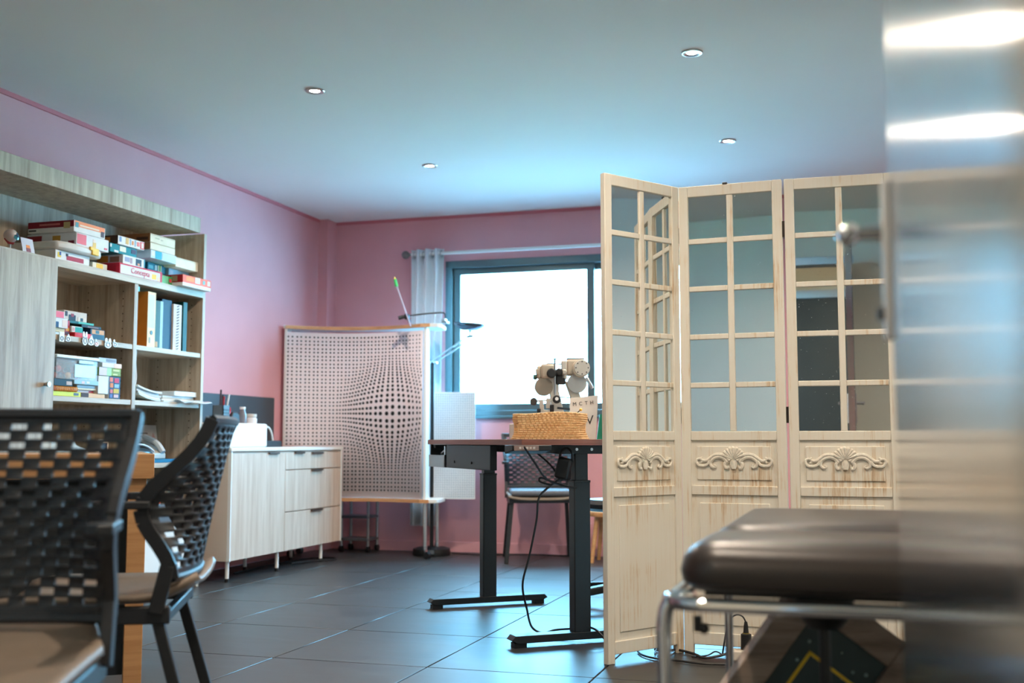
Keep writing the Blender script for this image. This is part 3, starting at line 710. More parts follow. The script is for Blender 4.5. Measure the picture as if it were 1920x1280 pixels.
gbox('game_box', 'wide white box with red lettering and red rim at the shelf front', 4.70, 5.06, zs, 1.680, -3.485, 0.20, (190, 30, 52), [(0.02, 0.04, 0.94, 0.84, (224, 228, 234)), (0.74, 0.12, 0.85, 0.62, (240, 190, 60)), (0.87, 0.06, 0.93, 0.45, (230, 210, 170))], [(0.0, 0.05, 0.9, 0.9, (176, 28, 46))], txt=('Concepta', 0.040, (206, 50, 62), 0.47, 0.47), group=G1)
gbox('game_box', 'white box with small photographs lying on the wide white box', 4.745, 4.925, 1.681, 1.728, -3.50, 0.22, (226, 230, 232), [(0.08, 0.3, 0.3, 0.8, (150, 160, 190)), (0.32, 0.2, 0.42, 0.8, (170, 150, 160)), (0.58, 0.12, 0.84, 0.86, (50, 70, 90)), (0.66, 0.15, 0.76, 0.4, (226, 150, 110)), (0.96, 0.0, 1.0, 1.0, (60, 150, 170))], [(0.3, 0.2, 0.6, 0.9, (230, 150, 60)), (0.65, 0.2, 0.9, 0.8, (150, 120, 100))], group=G1)
gbox('game_box', 'teal box with white picture labels, in the middle of the second pile', 4.655, 4.870, 1.729, 1.773, -3.51, 0.22, TE, [(0.0, 0.55, 0.05, 0.9, WH), (0.35, 0.3, 0.58, 0.9, (230, 226, 210)), (0.15, 0.05, 0.3, 0.3, (226, 226, 226)), (0.78, 0.35, 0.96, 0.85, (70, 60, 90))], group=G1)
gbox('game_box', 'white striped box with brown side, topmost of the second pile', 4.70, 4.918, 1.774, 1.818, -3.50, 0.18, (230, 230, 228), [(0.05, 0.3, 0.13, 0.9, (120, 150, 190)), (0.29, 0.2, 0.40, 0.95, (214, 176, 110)), (0.45, 0.2, 0.48, 0.9, (120, 170, 200)), (0.52, 0.3, 0.58, 0.75, (226, 150, 90)), (0.63, 0.2, 0.66, 0.9, (120, 170, 200)), (0.71, 0.3, 0.80, 0.8, (226, 120, 120)), (0.84, 0.1, 0.98, 0.9, (224, 96, 100)), (0.87, 0.2, 0.95, 0.8, WH)], [(0.0, 0.0, 1.0, 1.0, (74, 40, 24)), (0.35, 0.2, 0.75, 0.8, (196, 110, 40))], group=G1)
gbox('game_box', 'small green box with a red dot at the shelf front', 5.07, 5.165, zs, 1.670, -3.497, 0.085, (120, 206, 160), [(0.66, 0.0, 1.0, 1.0, (60, 150, 84)), (0.72, 0.3, 0.95, 0.75, (214, 66, 84))], group=G1)
gbox('game_box', 'orange box with white base overhanging the shelf end', 5.175, 5.448, zs, 1.686, -3.437, 0.11, WH, [(0.0, 0.32, 1.0, 1.0, (236, 104, 72)), (0.12, 0.5, 0.4, 0.9, (240, 140, 70)), (0.43, 0.45, 0.60, 0.98, (226, 230, 226)), (0.70, 0.5, 0.78, 0.85, (120, 190, 190)), (0.87, 0.45, 0.97, 0.9, (226, 210, 200))], [(0.0, 0.3, 1.0, 1.0, (150, 24, 28)), (0.35, 0.4, 0.7, 0.9, (150, 130, 100))], group=G1)
gbox('game_box', 'white box under a teal box behind the green box', 5.07, 5.235, zs, 1.698, -3.592, 0.20, (226, 230, 232), group=G1)
gbox('game_box', 'teal picture box resting on a white box behind the green box', 5.07, 5.235, 1.699, 1.745, -3.585, 0.20, (22, 122, 142), [(0.05, 0.3, 0.3, 0.7, (120, 190, 200)), (0.4, 0.2, 0.5, 0.8, WH), (0.55, 0.1, 0.75, 0.85, (226, 190, 150)), (0.62, 0.2, 0.7, 0.9, (90, 150, 60))], group=G1)
gbox('game_box', 'pale blue box with pink title under the single cream box', 5.242, 5.435, zs, 1.736, -3.57, 0.20, (150, 190, 216), [(0.2, 0.3, 0.55, 0.7, (214, 150, 190)), (0.84, 0.1, 0.98, 0.6, (60, 90, 140)), (0.05, 0.6, 0.2, 0.9, (190, 200, 220))], group=G1)
gbox('game_box', 'single cream wooden box lying on the pale blue box', 5.215, 5.432, 1.737, 1.790, -3.51, 0.24, CR, [(0.05, 0.86, 0.97, 0.90, (196, 184, 150))], group=G1)
gbox('game_box', 'white and turquoise box under the two cream boxes', 4.975, 5.203, 1.747, 1.791, -3.50, 0.26, (206, 228, 240), [(0.02, 0.3, 0.14, 0.85, WH), (0.17, 0.05, 0.42, 0.98, (70, 176, 200)), (0.44, 0.2, 0.96, 0.85, (200, 226, 238))], group=G1)
gbox('game_box', 'cream wooden box directly under another cream box', 4.968, 5.192, 1.792, 1.829, -3.50, 0.26, CR, [(0.02, 0.92, 0.98, 0.98, (190, 176, 140))], [(0.0, 0.0, 1.0, 1.0, (126, 84, 50))], group=G1)
gbox('game_box', 'cream wooden box topmost of its pile near the shelf end', 4.966, 5.190, 1.830, 1.876, -3.50, 0.26, CR, [(0.2, 0.5, 0.36, 0.66, (190, 184, 160)), (0.42, 0.45, 0.5, 0.55, (196, 186, 160)), (0.01, 0.86, 0.99, 0.90, (186, 172, 140))], [(0.0, 0.0, 1.0, 1.0, (126, 84, 50)), (0.68, 0.25, 0.95, 0.6, (60, 40, 30))], group=G1)
# eye model and card
t = thing('eye_model', 'model eyeball on a thin stand on the top shelf', 'eye model', (-3.52, 3.985, zs))
obj('eyeball', MB().sph((0, 0, 0.062), 0.030), plain((206, 190, 184), 0.3), t)
M_e = Matrix.Translation((0.024, 0.006, 0.062)) @ Matrix.Rotation(math.radians(75), 4, 'Y')
obj('iris', MB().lathe([(0.0, 0.007), (0.012, 0.005), (0.020, 0.0)], n=18, M=M_e), plain((60, 130, 140), 0.1), t)
obj('pupil', MB().lathe([(0.0, 0.0085), (0.007, 0.0075)], n=14, M=M_e, cap=False), plain((30, 40, 80), 0.1), t)
obj('muscle', MB().sph((-0.012, 0.02, 0.088), 0.010).tube([(-0.01, -0.022, 0.05), (0.0, -0.01, 0.030), (0.008, 0.01, 0.030)], 0.006, 7), plain((150, 40, 44), 0.4), t)
obj('stand', MB().cyl((0, 0, 0), (0, 0, 0.034), 0.003).cyl((0, 0, 0), (0, 0, 0.004), 0.025), M_STEEL, t)
t = obj('card', MB().box(-0.001, -0.038, 0, 0.001, 0.038, 0.068), plain((206, 208, 220), 0.5), loc=(-3.497, 4.075, zs), rot=(0, math.radians(-14), 0))
tag(t, 'small white card with orange print leaning beside the model eye', 'card')
obj('printed_label', MB().box(0.0008, -0.012, 0.022, 0.0016, 0.012, 0.036), plain((240, 140, 60)), t)
obj('printed_label', MB().box(0.0008, -0.014, 0.004, 0.0016, 0.014, 0.022), plain((130, 60, 80)), t)

# middle compartment, upper
G2 = 'small boxes in the middle compartment'; z = 1.2805
gbox('small_box', 'grey white flat box lowest beside the cupboard door', 4.27, 4.356, z, 1.296, -3.52, 0.14, (190, 206, 214), cat='box', group=G2)
gbox('small_box', 'cream flat box second from below beside the cupboard door', 4.268, 4.357, 1.2965, 1.315, -3.52, 0.14, (214, 196, 150), cat='box', group=G2)
gbox('small_box', 'white and navy box under the pink box', 4.268, 4.364, 1.3155, 1.360, -3.51, 0.14, (222, 226, 232), [(0.0, 0.0, 0.35, 0.6, (40, 70, 110)), (0.6, 0.1, 0.95, 0.85, (226, 206, 196))], cat='box', group=G2)
gbox('small_box', 'pink box topmost beside the cupboard door', 4.270, 4.342, 1.3605, 1.392, -3.51, 0.12, (226, 226, 228), [(0.0, 0.05, 0.9, 0.95, (232, 104, 124))], cat='box', group=G2)
gbox('small_tin', 'dark red tin next to the pile by the cupboard door', 4.368, 4.404, z, 1.358, -3.53, 0.09, (168, 44, 50), [(0.1, 0.1, 0.9, 0.3, (90, 90, 110)), (0.2, 0.35, 0.9, 0.55, (206, 150, 70))], cat='tin', group=G2)
gbox('small_box', 'bright red box at the front of the shelf', 4.410, 4.535, z, 1.304, -3.505, 0.07, (204, 40, 44), cat='box', group=G2)
gbox('small_box', 'box with teal and white label on top of the red box', 4.406, 4.483, 1.3045, 1.334, -3.52, 0.09, (220, 220, 214), [(0.3, 0.05, 1.0, 0.9, (40, 160, 150)), (0.06, 0.2, 0.24, 0.8, (200, 150, 150))], cat='box', group=G2)
gbox('small_box', 'navy tray with bare wood edge near the shelf front', 4.54, 4.648, z, 1.334, -3.52, 0.10, (26, 66, 92), [(0.1, 0.55, 0.95, 0.95, (214, 160, 110)), (0.35, 0.6, 0.6, 0.9, (70, 110, 120))], cat='tray', group=G2)
gbox('small_box', 'black flat box lying across the tray', 4.487, 4.634, 1.335, 1.350, -3.53, 0.14, (20, 24, 26), [(0.3, 0.2, 0.85, 0.7, (120, 90, 90))], cat='box', group=G2)
gbox('small_box', 'dark teal flat box under the picture box', 4.415, 4.602, 1.3505, 1.364, -3.55, 0.16, (20, 84, 84), [(0.4, 0.3, 1.0, 0.9, (90, 190, 170))], cat='box', group=G2)
o = gbox('small_box', 'white picture box with dark figure lying tilted on top of the pile', 4.41, 4.575, 1.366, 1.412, -3.57, 0.16, (206, 192, 178), [(0.2, 0.0, 0.5, 0.6, (36, 36, 54)), (0.3, 0.4, 0.42, 0.75, (150, 40, 50)), (0.6, 0.0, 0.98, 0.45, (220, 206, 190)), (0.7, 0.05, 0.82, 0.4, (40, 60, 76)), (0.04, 0.4, 0.14, 0.9, (60, 50, 60))], cat='box', group=G2)
# little white tags along the shelf edge
M_TAG = plain((236, 240, 244), 0.4); M_INK = plain((30, 44, 56), 0.5)
for k, (a, b, z0, z1, sh, lab) in enumerate(((4.270, 4.302, 1.248, 1.292, 0, 'square white tag hooked on the shelf edge beside the cupboard door'), (4.312, 4.346, 1.251, 1.288, 1, 'pointed white tag on the shelf edge, second from the cupboard door'), (4.430, 4.466, 1.244, 1.309, 2, 'tall white rabbit-eared tag on the shelf edge by the red box'), (4.472, 4.512, 1.247, 1.298, 1, 'white hat-shaped tag on the shelf edge, right of the tall one'), (4.518, 4.549, 1.246, 1.281, 3, 'round white tag with orange spot on the shelf edge'), (4.594, 4.644, 1.244, 1.293, 2, 'large white mouse-eared tag on the shelf edge'), (4.656, 4.690, 1.254, 1.291, 3, 'small white tag at the shelf edge furthest from the cupboard door'))):
    cy, w, h = (a + b) / 2, (b - a) / 2, z1 - z0; X = BX - 0.0055
    t = thing('shelf_tag', lab, 'tag', (X + 0.006, cy, z0), 0, 'white tags on the shelf edge')
    m = MB(); Mx = basis((0, 0, 0), (0, 1, 0), (0, 0, 1), (1, 0, 0))
    ell = lambda cx, cz, rx, rz, n=14: [(cx + rx * math.cos(2 * PI * q / n), cz + rz * math.sin(2 * PI * q / n)) for q in range(n)]
    if sh == 0: m.prism([(-w, 0), (w, 0), (w, h), (-w, h)], 0.0, 0.003, Mx)
    elif sh == 1: m.prism([(-w, h * 0.08), (0, 0), (w, h * 0.08), (w * 0.8, h * 0.5), (w * 0.2, h), (-w * 0.3, h * 0.7), (-w * 0.8, h * 0.45)], 0, 0.003, Mx)
    else:
        m.prism(ell(0, h * 0.33, w, h * 0.33), 0, 0.003, Mx)
        if sh == 2: m.prism(ell(-w * 0.55, h * 0.75, w * 0.36, h * 0.25), 0, 0.003, Mx); m.prism(ell(w * 0.55, h * 0.75, w * 0.36, h * 0.25), 0, 0.003, Mx)
        else: m.prism(ell(-w * 0.4, h * 0.75, w * 0.34, h * 0.25), 0, 0.003, Mx)
    obj('cutout', m, M_TAG, t)
    i = MB(); i.tube([(0.0035, w * 0.55 * math.cos(2 * PI * q / 14), h * 0.33 + h * 0.2 * math.sin(2 * PI * q / 14)) for q in range(14)], 0.0016, 5, True)
    obj('drawn_outline', i, M_INK if k != 4 else plain((236, 120, 70)), t)

# middle compartment, lower
z = 1.0005; G3 = 'things in the lower middle compartment'
gbox('game_box', 'lime yellow box flat on the shelf', 4.266, 4.46, z, 1.022, -3.50, 0.22, (206, 220, 70), [(0.74, 0.25, 0.92, 0.8, (90, 110, 130))], group=G3)
gbox('wooden_box', 'small bare wood box lying beside the lime yellow box', 4.47, 4.645, z, 1.021, -3.505, 0.2, (216, 176, 130), [(0.0, 0.0, 0.3, 1.0, (70, 36, 22))], cat='box', group=G3)
sp = gbox('spiral_notebook', 'orange spiral-bound notebook on the lime yellow box', 4.272, 4.435, 1.0225, 1.046, -3.50, 0.2, (190, 110, 50), cat='notebook', group=G3)
m = MB()
for k in range(13):
    y = -0.072 + k * 0.012; m.tube([(0.002 + 0.007 * math.cos(a), y, 0.012 + 0.010 * math.sin(a)) for a in [2 * PI * q / 8 for q in range(8)]], 0.0018, 5, True)
obj('spiral', m, plain((226, 176, 80), 0.4), sp)
gbox('book', 'black book with white label under the clear plastic box', 4.272, 4.400, 1.0465, 1.080, -3.50, 0.22, (26, 28, 30), [(0.66, 0.2, 0.96, 0.7, (196, 176, 166))], cat='book', group=G3)
gbox('paper_stack', 'grey white booklet between the notebook and the white boxes', 4.44, 4.575, 1.0225, 1.036, -3.52, 0.2, (214, 206, 210), [(0.75, 0.2, 1.0, 0.7, (190, 50, 80))], cat='booklet', group=G3)
gbox('book', 'pair of pale blue paperbacks under the light blue box', 4.444, 4.58, 1.0365, 1.059, -3.51, 0.2, (196, 216, 226), [(0, 0.0, 1.0, 0.35, (226, 222, 196)), (0, 0.42, 1, 0.5, (60, 110, 140))], cat='book', group=G3)
gbox('game_box', 'light blue box directly under the clear plastic box', 4.405, 4.58, 1.0595, 1.080, -3.495, 0.2, (158, 200, 222), [(0.3, 0.2, 0.42, 0.8, (226, 200, 200)), (0.5, 0.3, 0.62, 0.8, WH)], group=G3)
pb = thing('storage_box', 'clear plastic storage box of coloured blocks with a white lid', 'storage box', (-3.60, 4.43, 1.0806))
M_CLR = clear('clear_plastic', (0.85, 0.92, 0.95), 0.22, 0.08)
w = MB(); w.box(-0.10, -0.145, 0, 0.10, 0.145, 0.003); w.box(0.097, -0.145, 0, 0.10, 0.145, 0.095); w.box(-0.10, -0.145, 0, -0.097, 0.145, 0.095); w.box(-0.10, -0.145, 0, 0.10, -0.142, 0.095); w.box(-0.10, 0.142, 0, 0.10, 0.145, 0.095)
obj('tub', w, M_CLR, pb)
obj('lid', MB().box(-0.107, -0.152, 0.095, 0.107, 0.152, 0.111), plain((222, 230, 234), 0.3), pb, bevel=0.004)
obj('front_label', MB().box(0.1005, -0.02, 0.012, 0.1015, 0.13, 0.072), plain((196, 222, 230), 0.35), pb)
obj('latch', MB().box(0.100, 0.0, 0.076, 0.108, 0.11, 0.092), plain((180, 206, 214), 0.3), pb, bevel=0.002)
random.seed(5)
for k in range(18):
    c = [(206, 40, 40), (214, 70, 40), (40, 60, 110), (226, 170, 70), (40, 90, 60)][k % 5]
    obj('coloured_block', MB().sph((random.uniform(-0.06, 0.08), -0.125 + 0.25 * (k % 9) / 8, 0.019 + 0.030 * (k // 9)), 0.0155, n=8, m=6), plain(c, 0.4), pb)
gbox('game_box', 'navy game box printed with bright pictures standing in the lower compartment', 4.667, 4.756, z, 1.111, -3.50, 0.16, (18, 56, 92), [(0.06, 0.75, 0.32, 0.95, (226, 120, 90)), (0.45, 0.72, 0.85, 0.93, (206, 40, 80)), (0.08, 0.5, 0.35, 0.7, (226, 130, 60)), (0.45, 0.5, 0.85, 0.66, (150, 190, 220)), (0.38, 0.25, 0.85, 0.45, (206, 176, 50)), (0.08, 0.25, 0.32, 0.42, (216, 120, 120)), (0.4, 0.06, 0.8, 0.2, (214, 180, 180)), (0.05, 0.05, 0.3, 0.2, (90, 110, 170))], [(0, 0, 1, 1, (222, 232, 238))], group=G3)
gbox('game_box', 'plain white box standing against the navy box', 4.585, 4.662, 1.022, 1.109, -3.50, 0.14, (222, 230, 236), group=G3)
gbox('game_box', 'olive green box with white lettering lying on the navy box', 4.588, 4.757, 1.112, 1.151, -3.50, 0.14, (128, 150, 30), [(0.0, 0.0, 0.35, 1.0, (216, 206, 216)), (0.35, 0.0, 0.55, 1.0, (170, 220, 170)), (0.62, 0.62, 0.92, 0.85, (206, 220, 150)), (0.62, 0.12, 0.84, 0.32, (206, 220, 150))], group=G3)
gbox('game_box', 'white box with peach end on the olive green box', 4.611, 4.760, 1.152, 1.175, -3.50, 0.14, (222, 224, 230), [(0.6, 0.0, 1.0, 1.0, (232, 200, 180))], group=G3)
gbox('game_box', 'grey blue flat box topmost in the lower middle compartment', 4.597, 4.733, 1.176, 1.199, -3.51, 0.14, (178, 196, 210), [(0.4, 0.2, 0.96, 0.8, (130, 142, 160))], group=G3)
# middle compartment, bottom (seen through the near chair)
z = 0.6805
t = thing('plastic_bag', 'crumpled clear plastic bag on the low middle shelf', 'plastic bag', (-3.62, 4.47, z))
def bagf(u, v):
    a = 2 * PI * u; rr = (0.5 + 0.5 * math.sin(PI * min(1, v * 1.05))) * (1 + 0.14 * math.sin(5 * a + 9 * v) + 0.09 * math.sin(9 * a - 7 * v))
    return (0.085 * rr * math.cos(a), 0.15 * rr * math.sin(a), 0.11 * v * (1 + 0.08 * math.sin(3 * a)))
obj('film', MB().sheet(bagf, 30, 10), clear('crumpled_film', (0.8, 0.95, 1.0), 0.5, 0.08), t)
fr_ = gbox('photo_frame', 'small cream picture frame on the low middle shelf', 4.665, 4.745, z, 0.80, -3.55, 0.015, (226, 204, 176), [(0.12, 0.1, 0.88, 0.88, (36, 34, 44))], cat='picture frame')

# right compartment: folders
z = 1.2805; G4 = 'folders standing in the right compartment'
bd = gbox('lever_arch_binder', 'orange lever arch binder with cream spine and finger hole', 4.962, 5.030, z, 1.568, -3.50, 0.24, (196, 118, 40), [(0.0, 0.0, 1.0, 1.0, (232, 214, 168)), (0.08, 0.35, 0.86, 0.95, (206, 220, 226))], [(0.0, 0.0, 1, 1, (196, 112, 34))], cat='binder', group=G4)
obj('finger_hole', MB().cyl((0.0004, 0.0, 0.075), (0.0026, 0.0, 0.075), 0.0105), M_BLACK, bd)
obj('spine_label', MB().box(0.0008, -0.02, 0.02, 0.0018, -0.008, 0.05), plain((150, 140, 120)), bd)
f2 = gbox('folder', 'grey green folder with pale edge next to the orange binder', 5.04, 5.125, z, 1.535, -3.52, 0.24, (52, 80, 70), [(0.72, 0.0, 1.0, 1.0, (170, 205, 212)), (0.25, 0.03, 0.5, 0.14, (190, 150, 100))], cat='folder', group=G4)
gbox('folder', 'navy blue folder in the middle of the standing folders', 5.13, 5.218, z, 1.552, -3.53, 0.24, (4, 24, 56), [(0.85, 0.0, 1.0, 0.98, (30, 70, 110))], cat='folder', group=G4)
n1 = gbox('spiral_notebook', 'white wire-bound notebook standing between navy and green folders', 5.222, 5.30, z, 1.535, -3.52, 0.2, (212, 206, 204), cat='notebook', group=G4)
m = MB()
for k in range(16):
    zz = 0.012 + k * 0.0155; m.tube([(0.001 + 0.006 * math.cos(a), 0.008 * math.sin(a), zz + 0.003 * math.sin(a)) for a in [2 * PI * q / 8 for q in range(8)]], 0.0016, 5, True)
obj('wire_binding', m, plain((80, 88, 96), 0.35, 0.5), n1)
gbox('folder', 'slim emerald green folder at the end of the row', 5.305, 5.345, z, 1.555, -3.515, 0.24, (4, 62, 58), cat='folder', group=G4)
t = tag(obj('sticky_note', MB().box(-0.02, 0, 0, 0.0, 0.012, 0.024), plain((110, 206, 214), 0.6), loc=(-3.485, 4.857, 1.555)), 'small turquoise sticky tab on the bookcase divider', 'sticky note')
# papers
z = 1.0005; G5 = 'papers in the right compartment'
def papers(name, label, Y0, Y1, z0, n, th, xf, dep, cols, curl=0.0):
    root = thing(name, label, 'papers', (xf, (Y0 + Y1) / 2, z0), 0, G5)
    random.seed(len(label)); zz = 0
    for k in range(n):
        hw = (Y1 - Y0) / 2 + random.uniform(-0.012, 0.006); a = random.uniform(-0.012, 0.012)
        c = cols[k % len(cols)]
        def fn(u, v, zz=zz, hw=hw, a=a): return (a - dep + dep * v, -hw + 2 * hw * u, zz + th / 2 + curl * (1 - u) ** 2 * 0.03)
        obj('sheaf', MB().sheet(fn, 8, 2), plain(c, 0.7), root, solid=th * 0.9, smooth=False); zz += th
    return root
papers('paper_stack', 'curled white paper pile at the divider end of the shelf', 4.885, 5.09, z, 5, 0.010, -3.50, 0.24, [(206, 226, 230), (222, 230, 232), (200, 206, 208)], 1.0)
gbox('document_box', 'thick white catalogue lying on loose sheets', 5.22, 5.432, 1.0355, 1.062, -3.50, 0.26, (216, 222, 224), cat='catalogue')
papers('loose_sheets', 'loose white sheets under the thick catalogue', 5.12, 5.43, z, 4, 0.0085, -3.50, 0.24, [(200, 214, 220), (226, 226, 222), (196, 180, 160), (206, 216, 222)])
sv = obj('plastic_sleeve', MB().sheet(lambda u, v: (-3.50 + 0.06 * v - 0.02 * math.sin(6 * u), 5.22 + 0.27 * u, 1.013 - 0.012 * v * v + 0.0035 * math.sin(11 * u + 4 * v)), 16, 5), clear('shiny_sleeve', (0.75, 0.88, 0.95), 0.75, 0.08), solid=0.004)
tag(sv, 'shiny plastic sleeve drooping over the shelf front', 'plastic sleeve')
lp_ = obj('leaning_paper', MB().sheet(lambda u, v: (-3.505 - 0.2 * u, 4.872 + 0.02 * math.sin(2.6 * v) * (1 - u * 0.5) + 0.008 * math.sin(7 * v), 1.052 + 0.205 * v), 4, 10), plain((220, 222, 222), 0.7), solid=0.004)
tag(lp_, 'wavy white paper standing against the bookcase divider', 'paper')
# right compartment, low shelf
z = 0.6805
gbox('blue_mat', 'thin bright blue mat on the low right shelf', 4.90, 5.36, z, 0.698, -3.492, 0.26, (20, 112, 156), cat='mat')
st_ = obj('notice_sheet', MB().box(-0.0015, -0.165, 0, 0.0015, 0.165, 0.185), plain((206, 198, 192), 0.7), loc=(-3.73, 5.265, 0.6985), rot=(0, math.radians(-8), 0))
tag(st_, 'printed white notice sheet leaning at the back of the low shelf', 'sheet')
obj('printed_label', MB().box(0.0012, -0.10, 0.135, 0.0022, 0.08, 0.143), plain((120, 112, 112)), st_)
obj('printed_label', MB().box(0.0012, -0.04, 0.120, 0.0022, 0.03, 0.126), plain((140, 130, 130)), st_)
obj('printed_label', MB().prism([(0.115, 0.115), (0.145, 0.115), (0.130, 0.145)], 0.0012, 0.0022, basis((0, 0, 0), (0, 1, 0), (0, 0, 1), (1, 0, 0))), plain((196, 150, 146)), st_)
obj('printed_label', MB().prism([(0.075, 0.06), (0.13, 0.06), (0.135, 0.075), (0.115, 0.09), (0.09, 0.088), (0.075, 0.075)], 0.0012, 0.0022, basis((0, 0, 0), (0, 1, 0), (0, 0, 1), (1, 0, 0))), plain((40, 38, 40)), st_)
t = thing('desk_phone', 'grey desk console with dark screen on the blue mat', 'console', (-3.64, 5.14, 0.6985))
obj('console_body', MB().prism([(-0.07, 0), (0.07, 0), (0.07, 0.03), (-0.05, 0.10), (-0.07, 0.10)], -0.12, 0.12, basis((0, 0, 0), (1, 0, 0), (0, 0, 1), (0, -1, 0))), plain((176, 176, 170), 0.4), t, bevel=0.006)
obj('screen', MB().box(-0.04, -0.08, 0.0, 0.04, 0.03, 0.003, Matrix.Translation((0.012, 0, 0.067)) @ Matrix.Rotation(math.radians(31), 4, 'Y')), plain((24, 34, 40), 0.2), t)
obj('handset', MB().tube(spline([(0.075, 0.085, 0.035), (0.03, 0.09, 0.085), (-0.05, 0.09, 0.12)], 6), 0.016, 8), plain((206, 216, 224), 0.35), t)
t = thing('headphones', 'dark blue grey over-ear headphones on the blue mat', 'headphones', (-3.545, 4.99, 0.6985))
obj('ear_cup', MB().sph((0, 0, 0.030), 0.075, (0.55, 1.35, 0.40), 18, 10), plain((44, 66, 78), 0.3), t)
obj('headband', MB().tube(spline([(-0.02, -0.13, 0.03), (-0.02, -0.08, 0.068), (0.0, 0.0, 0.078), (0.0, 0.07, 0.066), (0.0, 0.125, 0.04)], 6), 0.005, 7), plain((206, 210, 216), 0.3), t)
gbox('tape_box', 'pale blue box with orange band on the bottom shelf', 5.03, 5.12, 0.4585, 0.55, -3.50, 0.15, (140, 180, 196), [(0, 0.1, 1, 0.4, (232, 92, 50))], cat='box')
gbox('file_box', 'grey file box on the bottom right shelf', 4.95, 5.30, 0.3605, 0.458, -3.50, 0.22, (96, 104, 112), cat='box')
obj('white_drawer', MB().box(-0.02, B(4.857), 0.085, -0.001, B(5.438), 0.345), M_WHITE, bk, bevel=0.002)

# ------------------------------------------------------------------ sit-stand desk
dk = thing('standing_desk', 'black-framed height adjustable desk with thin wooden top', 'desk', (-1.398, 4.814, 0), math.atan2(-0.789, 0.615))
DT = 0.80
obj('desktop', MB().box(-0.57, -0.30, DT - 0.022, 0.68, 0.30, DT), wood('brown_desktop', (120, 84, 68), (150, 110, 92), (2, 24, 24), 0.4), dk, bevel=0.0015)
obj('edge_band', MB().box(0.68, -0.30, DT - 0.022, 0.6815, 0.30, DT - 0.001).box(-0.57, -0.3015, DT - 0.022, 0.68, -0.30, DT - 0.001), M_RUST, dk)
for x in (-0.541, 0.541):
    lg = obj('leg', MB().box(x - 0.028, -0.035, 0.045, x + 0.028, 0.035, 0.636), M_DARKM, dk, bevel=0.004)
    obj('collar', MB().box(x - 0.029, -0.036, 0.628, x + 0.029, 0.036, 0.638), M_BLACK, lg, bevel=0.002)
    obj('inner_column', MB().box(x - 0.022, -0.028, 0.62, x + 0.022, 0.028, 0.765), M_DARKM, lg, bevel=0.003)
    poly = [(-0.30, 0.030), (-0.285, 0.047), (0.285, 0.047), (0.30, 0.030), (0.275, 0.018), (-0.275, 0.018)]
    ft = obj('foot', MB().prism(poly, -0.032, 0.032, basis((x, 0, 0), (0, 1, 0), (0, 0, 1), (1, 0, 0))), M_DARKM, dk, bevel=0.002)
    for y in (-0.26, 0.26): obj('glide', MB().box(x - 0.022, y - 0.025, 0.0, x + 0.022, y + 0.025, 0.019), M_BLACK, ft)
    br = obj('side_bracket', MB().prism([(-0.28, 0.777), (0.28, 0.777), (0.28, 0.760), (0.10, 0.742), (-0.10, 0.742), (-0.28, 0.760)], -0.03, 0.03, basis((x, 0, 0), (0, 1, 0), (0, 0, 1), (1, 0, 0))), M_DARKM, dk, bevel=0.002)
    for y in (-0.025, 0.04): obj('bolt', MB().cyl((x + 0.030, y, 0.760), (x + 0.033, y, 0.760), 0.006, n=8), M_STEEL, br)
for y in (-0.09, 0.09): obj('beam', MB().box(-0.52, y - 0.02, 0.745, 0.52, y + 0.02, 0.776), M_DARKM, dk, bevel=0.002)
ct = obj('cable_tray', MB().box(-0.30, -0.292, 0.672, 0.30, -0.262, 0.777), M_DARKM, dk, bevel=0.003)
for x in (-0.18, 0.06): obj('bolt', MB().cyl((x, -0.292, 0.70), (x, -0.295, 0.70), 0.006, n=8), M_BLACK, ct)
dw = obj('drawer', MB().box(-0.56, -0.298, 0.672, -0.315, -0.292, 0.728), plain((150, 154, 158), 0.35, 0.6), dk, bevel=0.001)
obj('drawer_box', MB().box(-0.56, -0.292, 0.672, -0.315, -0.12, 0.678).box(-0.56, -0.13, 0.672, -0.315, -0.12, 0.776).box(-0.56, -0.29, 0.672, -0.552, -0.12, 0.776), M_BLACK, dw)
obj('drawer_clutter', MB().cyl((-0.50, -0.25, 0.73), (-0.42, -0.22, 0.765), 0.008).box(-0.345, -0.288, 0.73, -0.33, -0.2, 0.77).cyl((-0.44, -0.27, 0.735), (-0.38, -0.26, 0.76), 0.006), M_STEEL, dw)
cp = obj('control_panel', MB().prism([(-0.02, 0.0), (0.07, 0.012), (0.07, 0.034), (-0.02, 0.034)], -0.11, 0.05, basis((0.64, -0.24, 0.744), (1, 0, 0), (0, 0, 1), (0, 1, 0))), M_BLACK, dk, bevel=0.004)
obj('keypad', MB().box(0.711, -0.345, 0.757, 0.7125, -0.245, 0.776), plain((150, 128, 122), 0.35, 0.4), cp)
for k in range(5): obj('key', MB().box(0.7122, -0.325 + k * 0.014, 0.763, 0.7135, -0.316 + k * 0.014, 0.771), plain((206, 196, 190)), cp)

# cables under the desk
def cable(label, pts, r=0.0035, k=8, mat=None):
    o = obj('power_cable', MB().tube(spline(pts, k), r, 6), mat or M_BLACK); return tag(o, label, 'cable')
cable('black cable hanging from the desk control panel', [(-1.194, 4.046, 0.77), (-1.185, 4.16, 0.708), (-1.157, 4.227, 0.646), (-1.121, 4.293, 0.623)], 0.004)
cable('long black cable drooping from the desk to the floor', [(-1.12, 4.291, 0.644), (-1.164, 4.26, 0.609), (-1.189, 4.224, 0.569), (-1.199, 4.229, 0.487), (-1.228, 4.232, 0.353), (-1.257, 4.234, 0.239), (-1.268, 4.33, 0.13), (-1.285, 4.46, 0.04), (-1.25, 4.50, 0.012), (-1.19, 4.48, 0.03), (-1.12, 4.47, 0.04), (-1.06, 4.42, 0.058), (-1.0, 4.37, 0.058), (-0.94, 4.33, 0.02), (-0.87, 4.31, 0.006)], 0.0045)
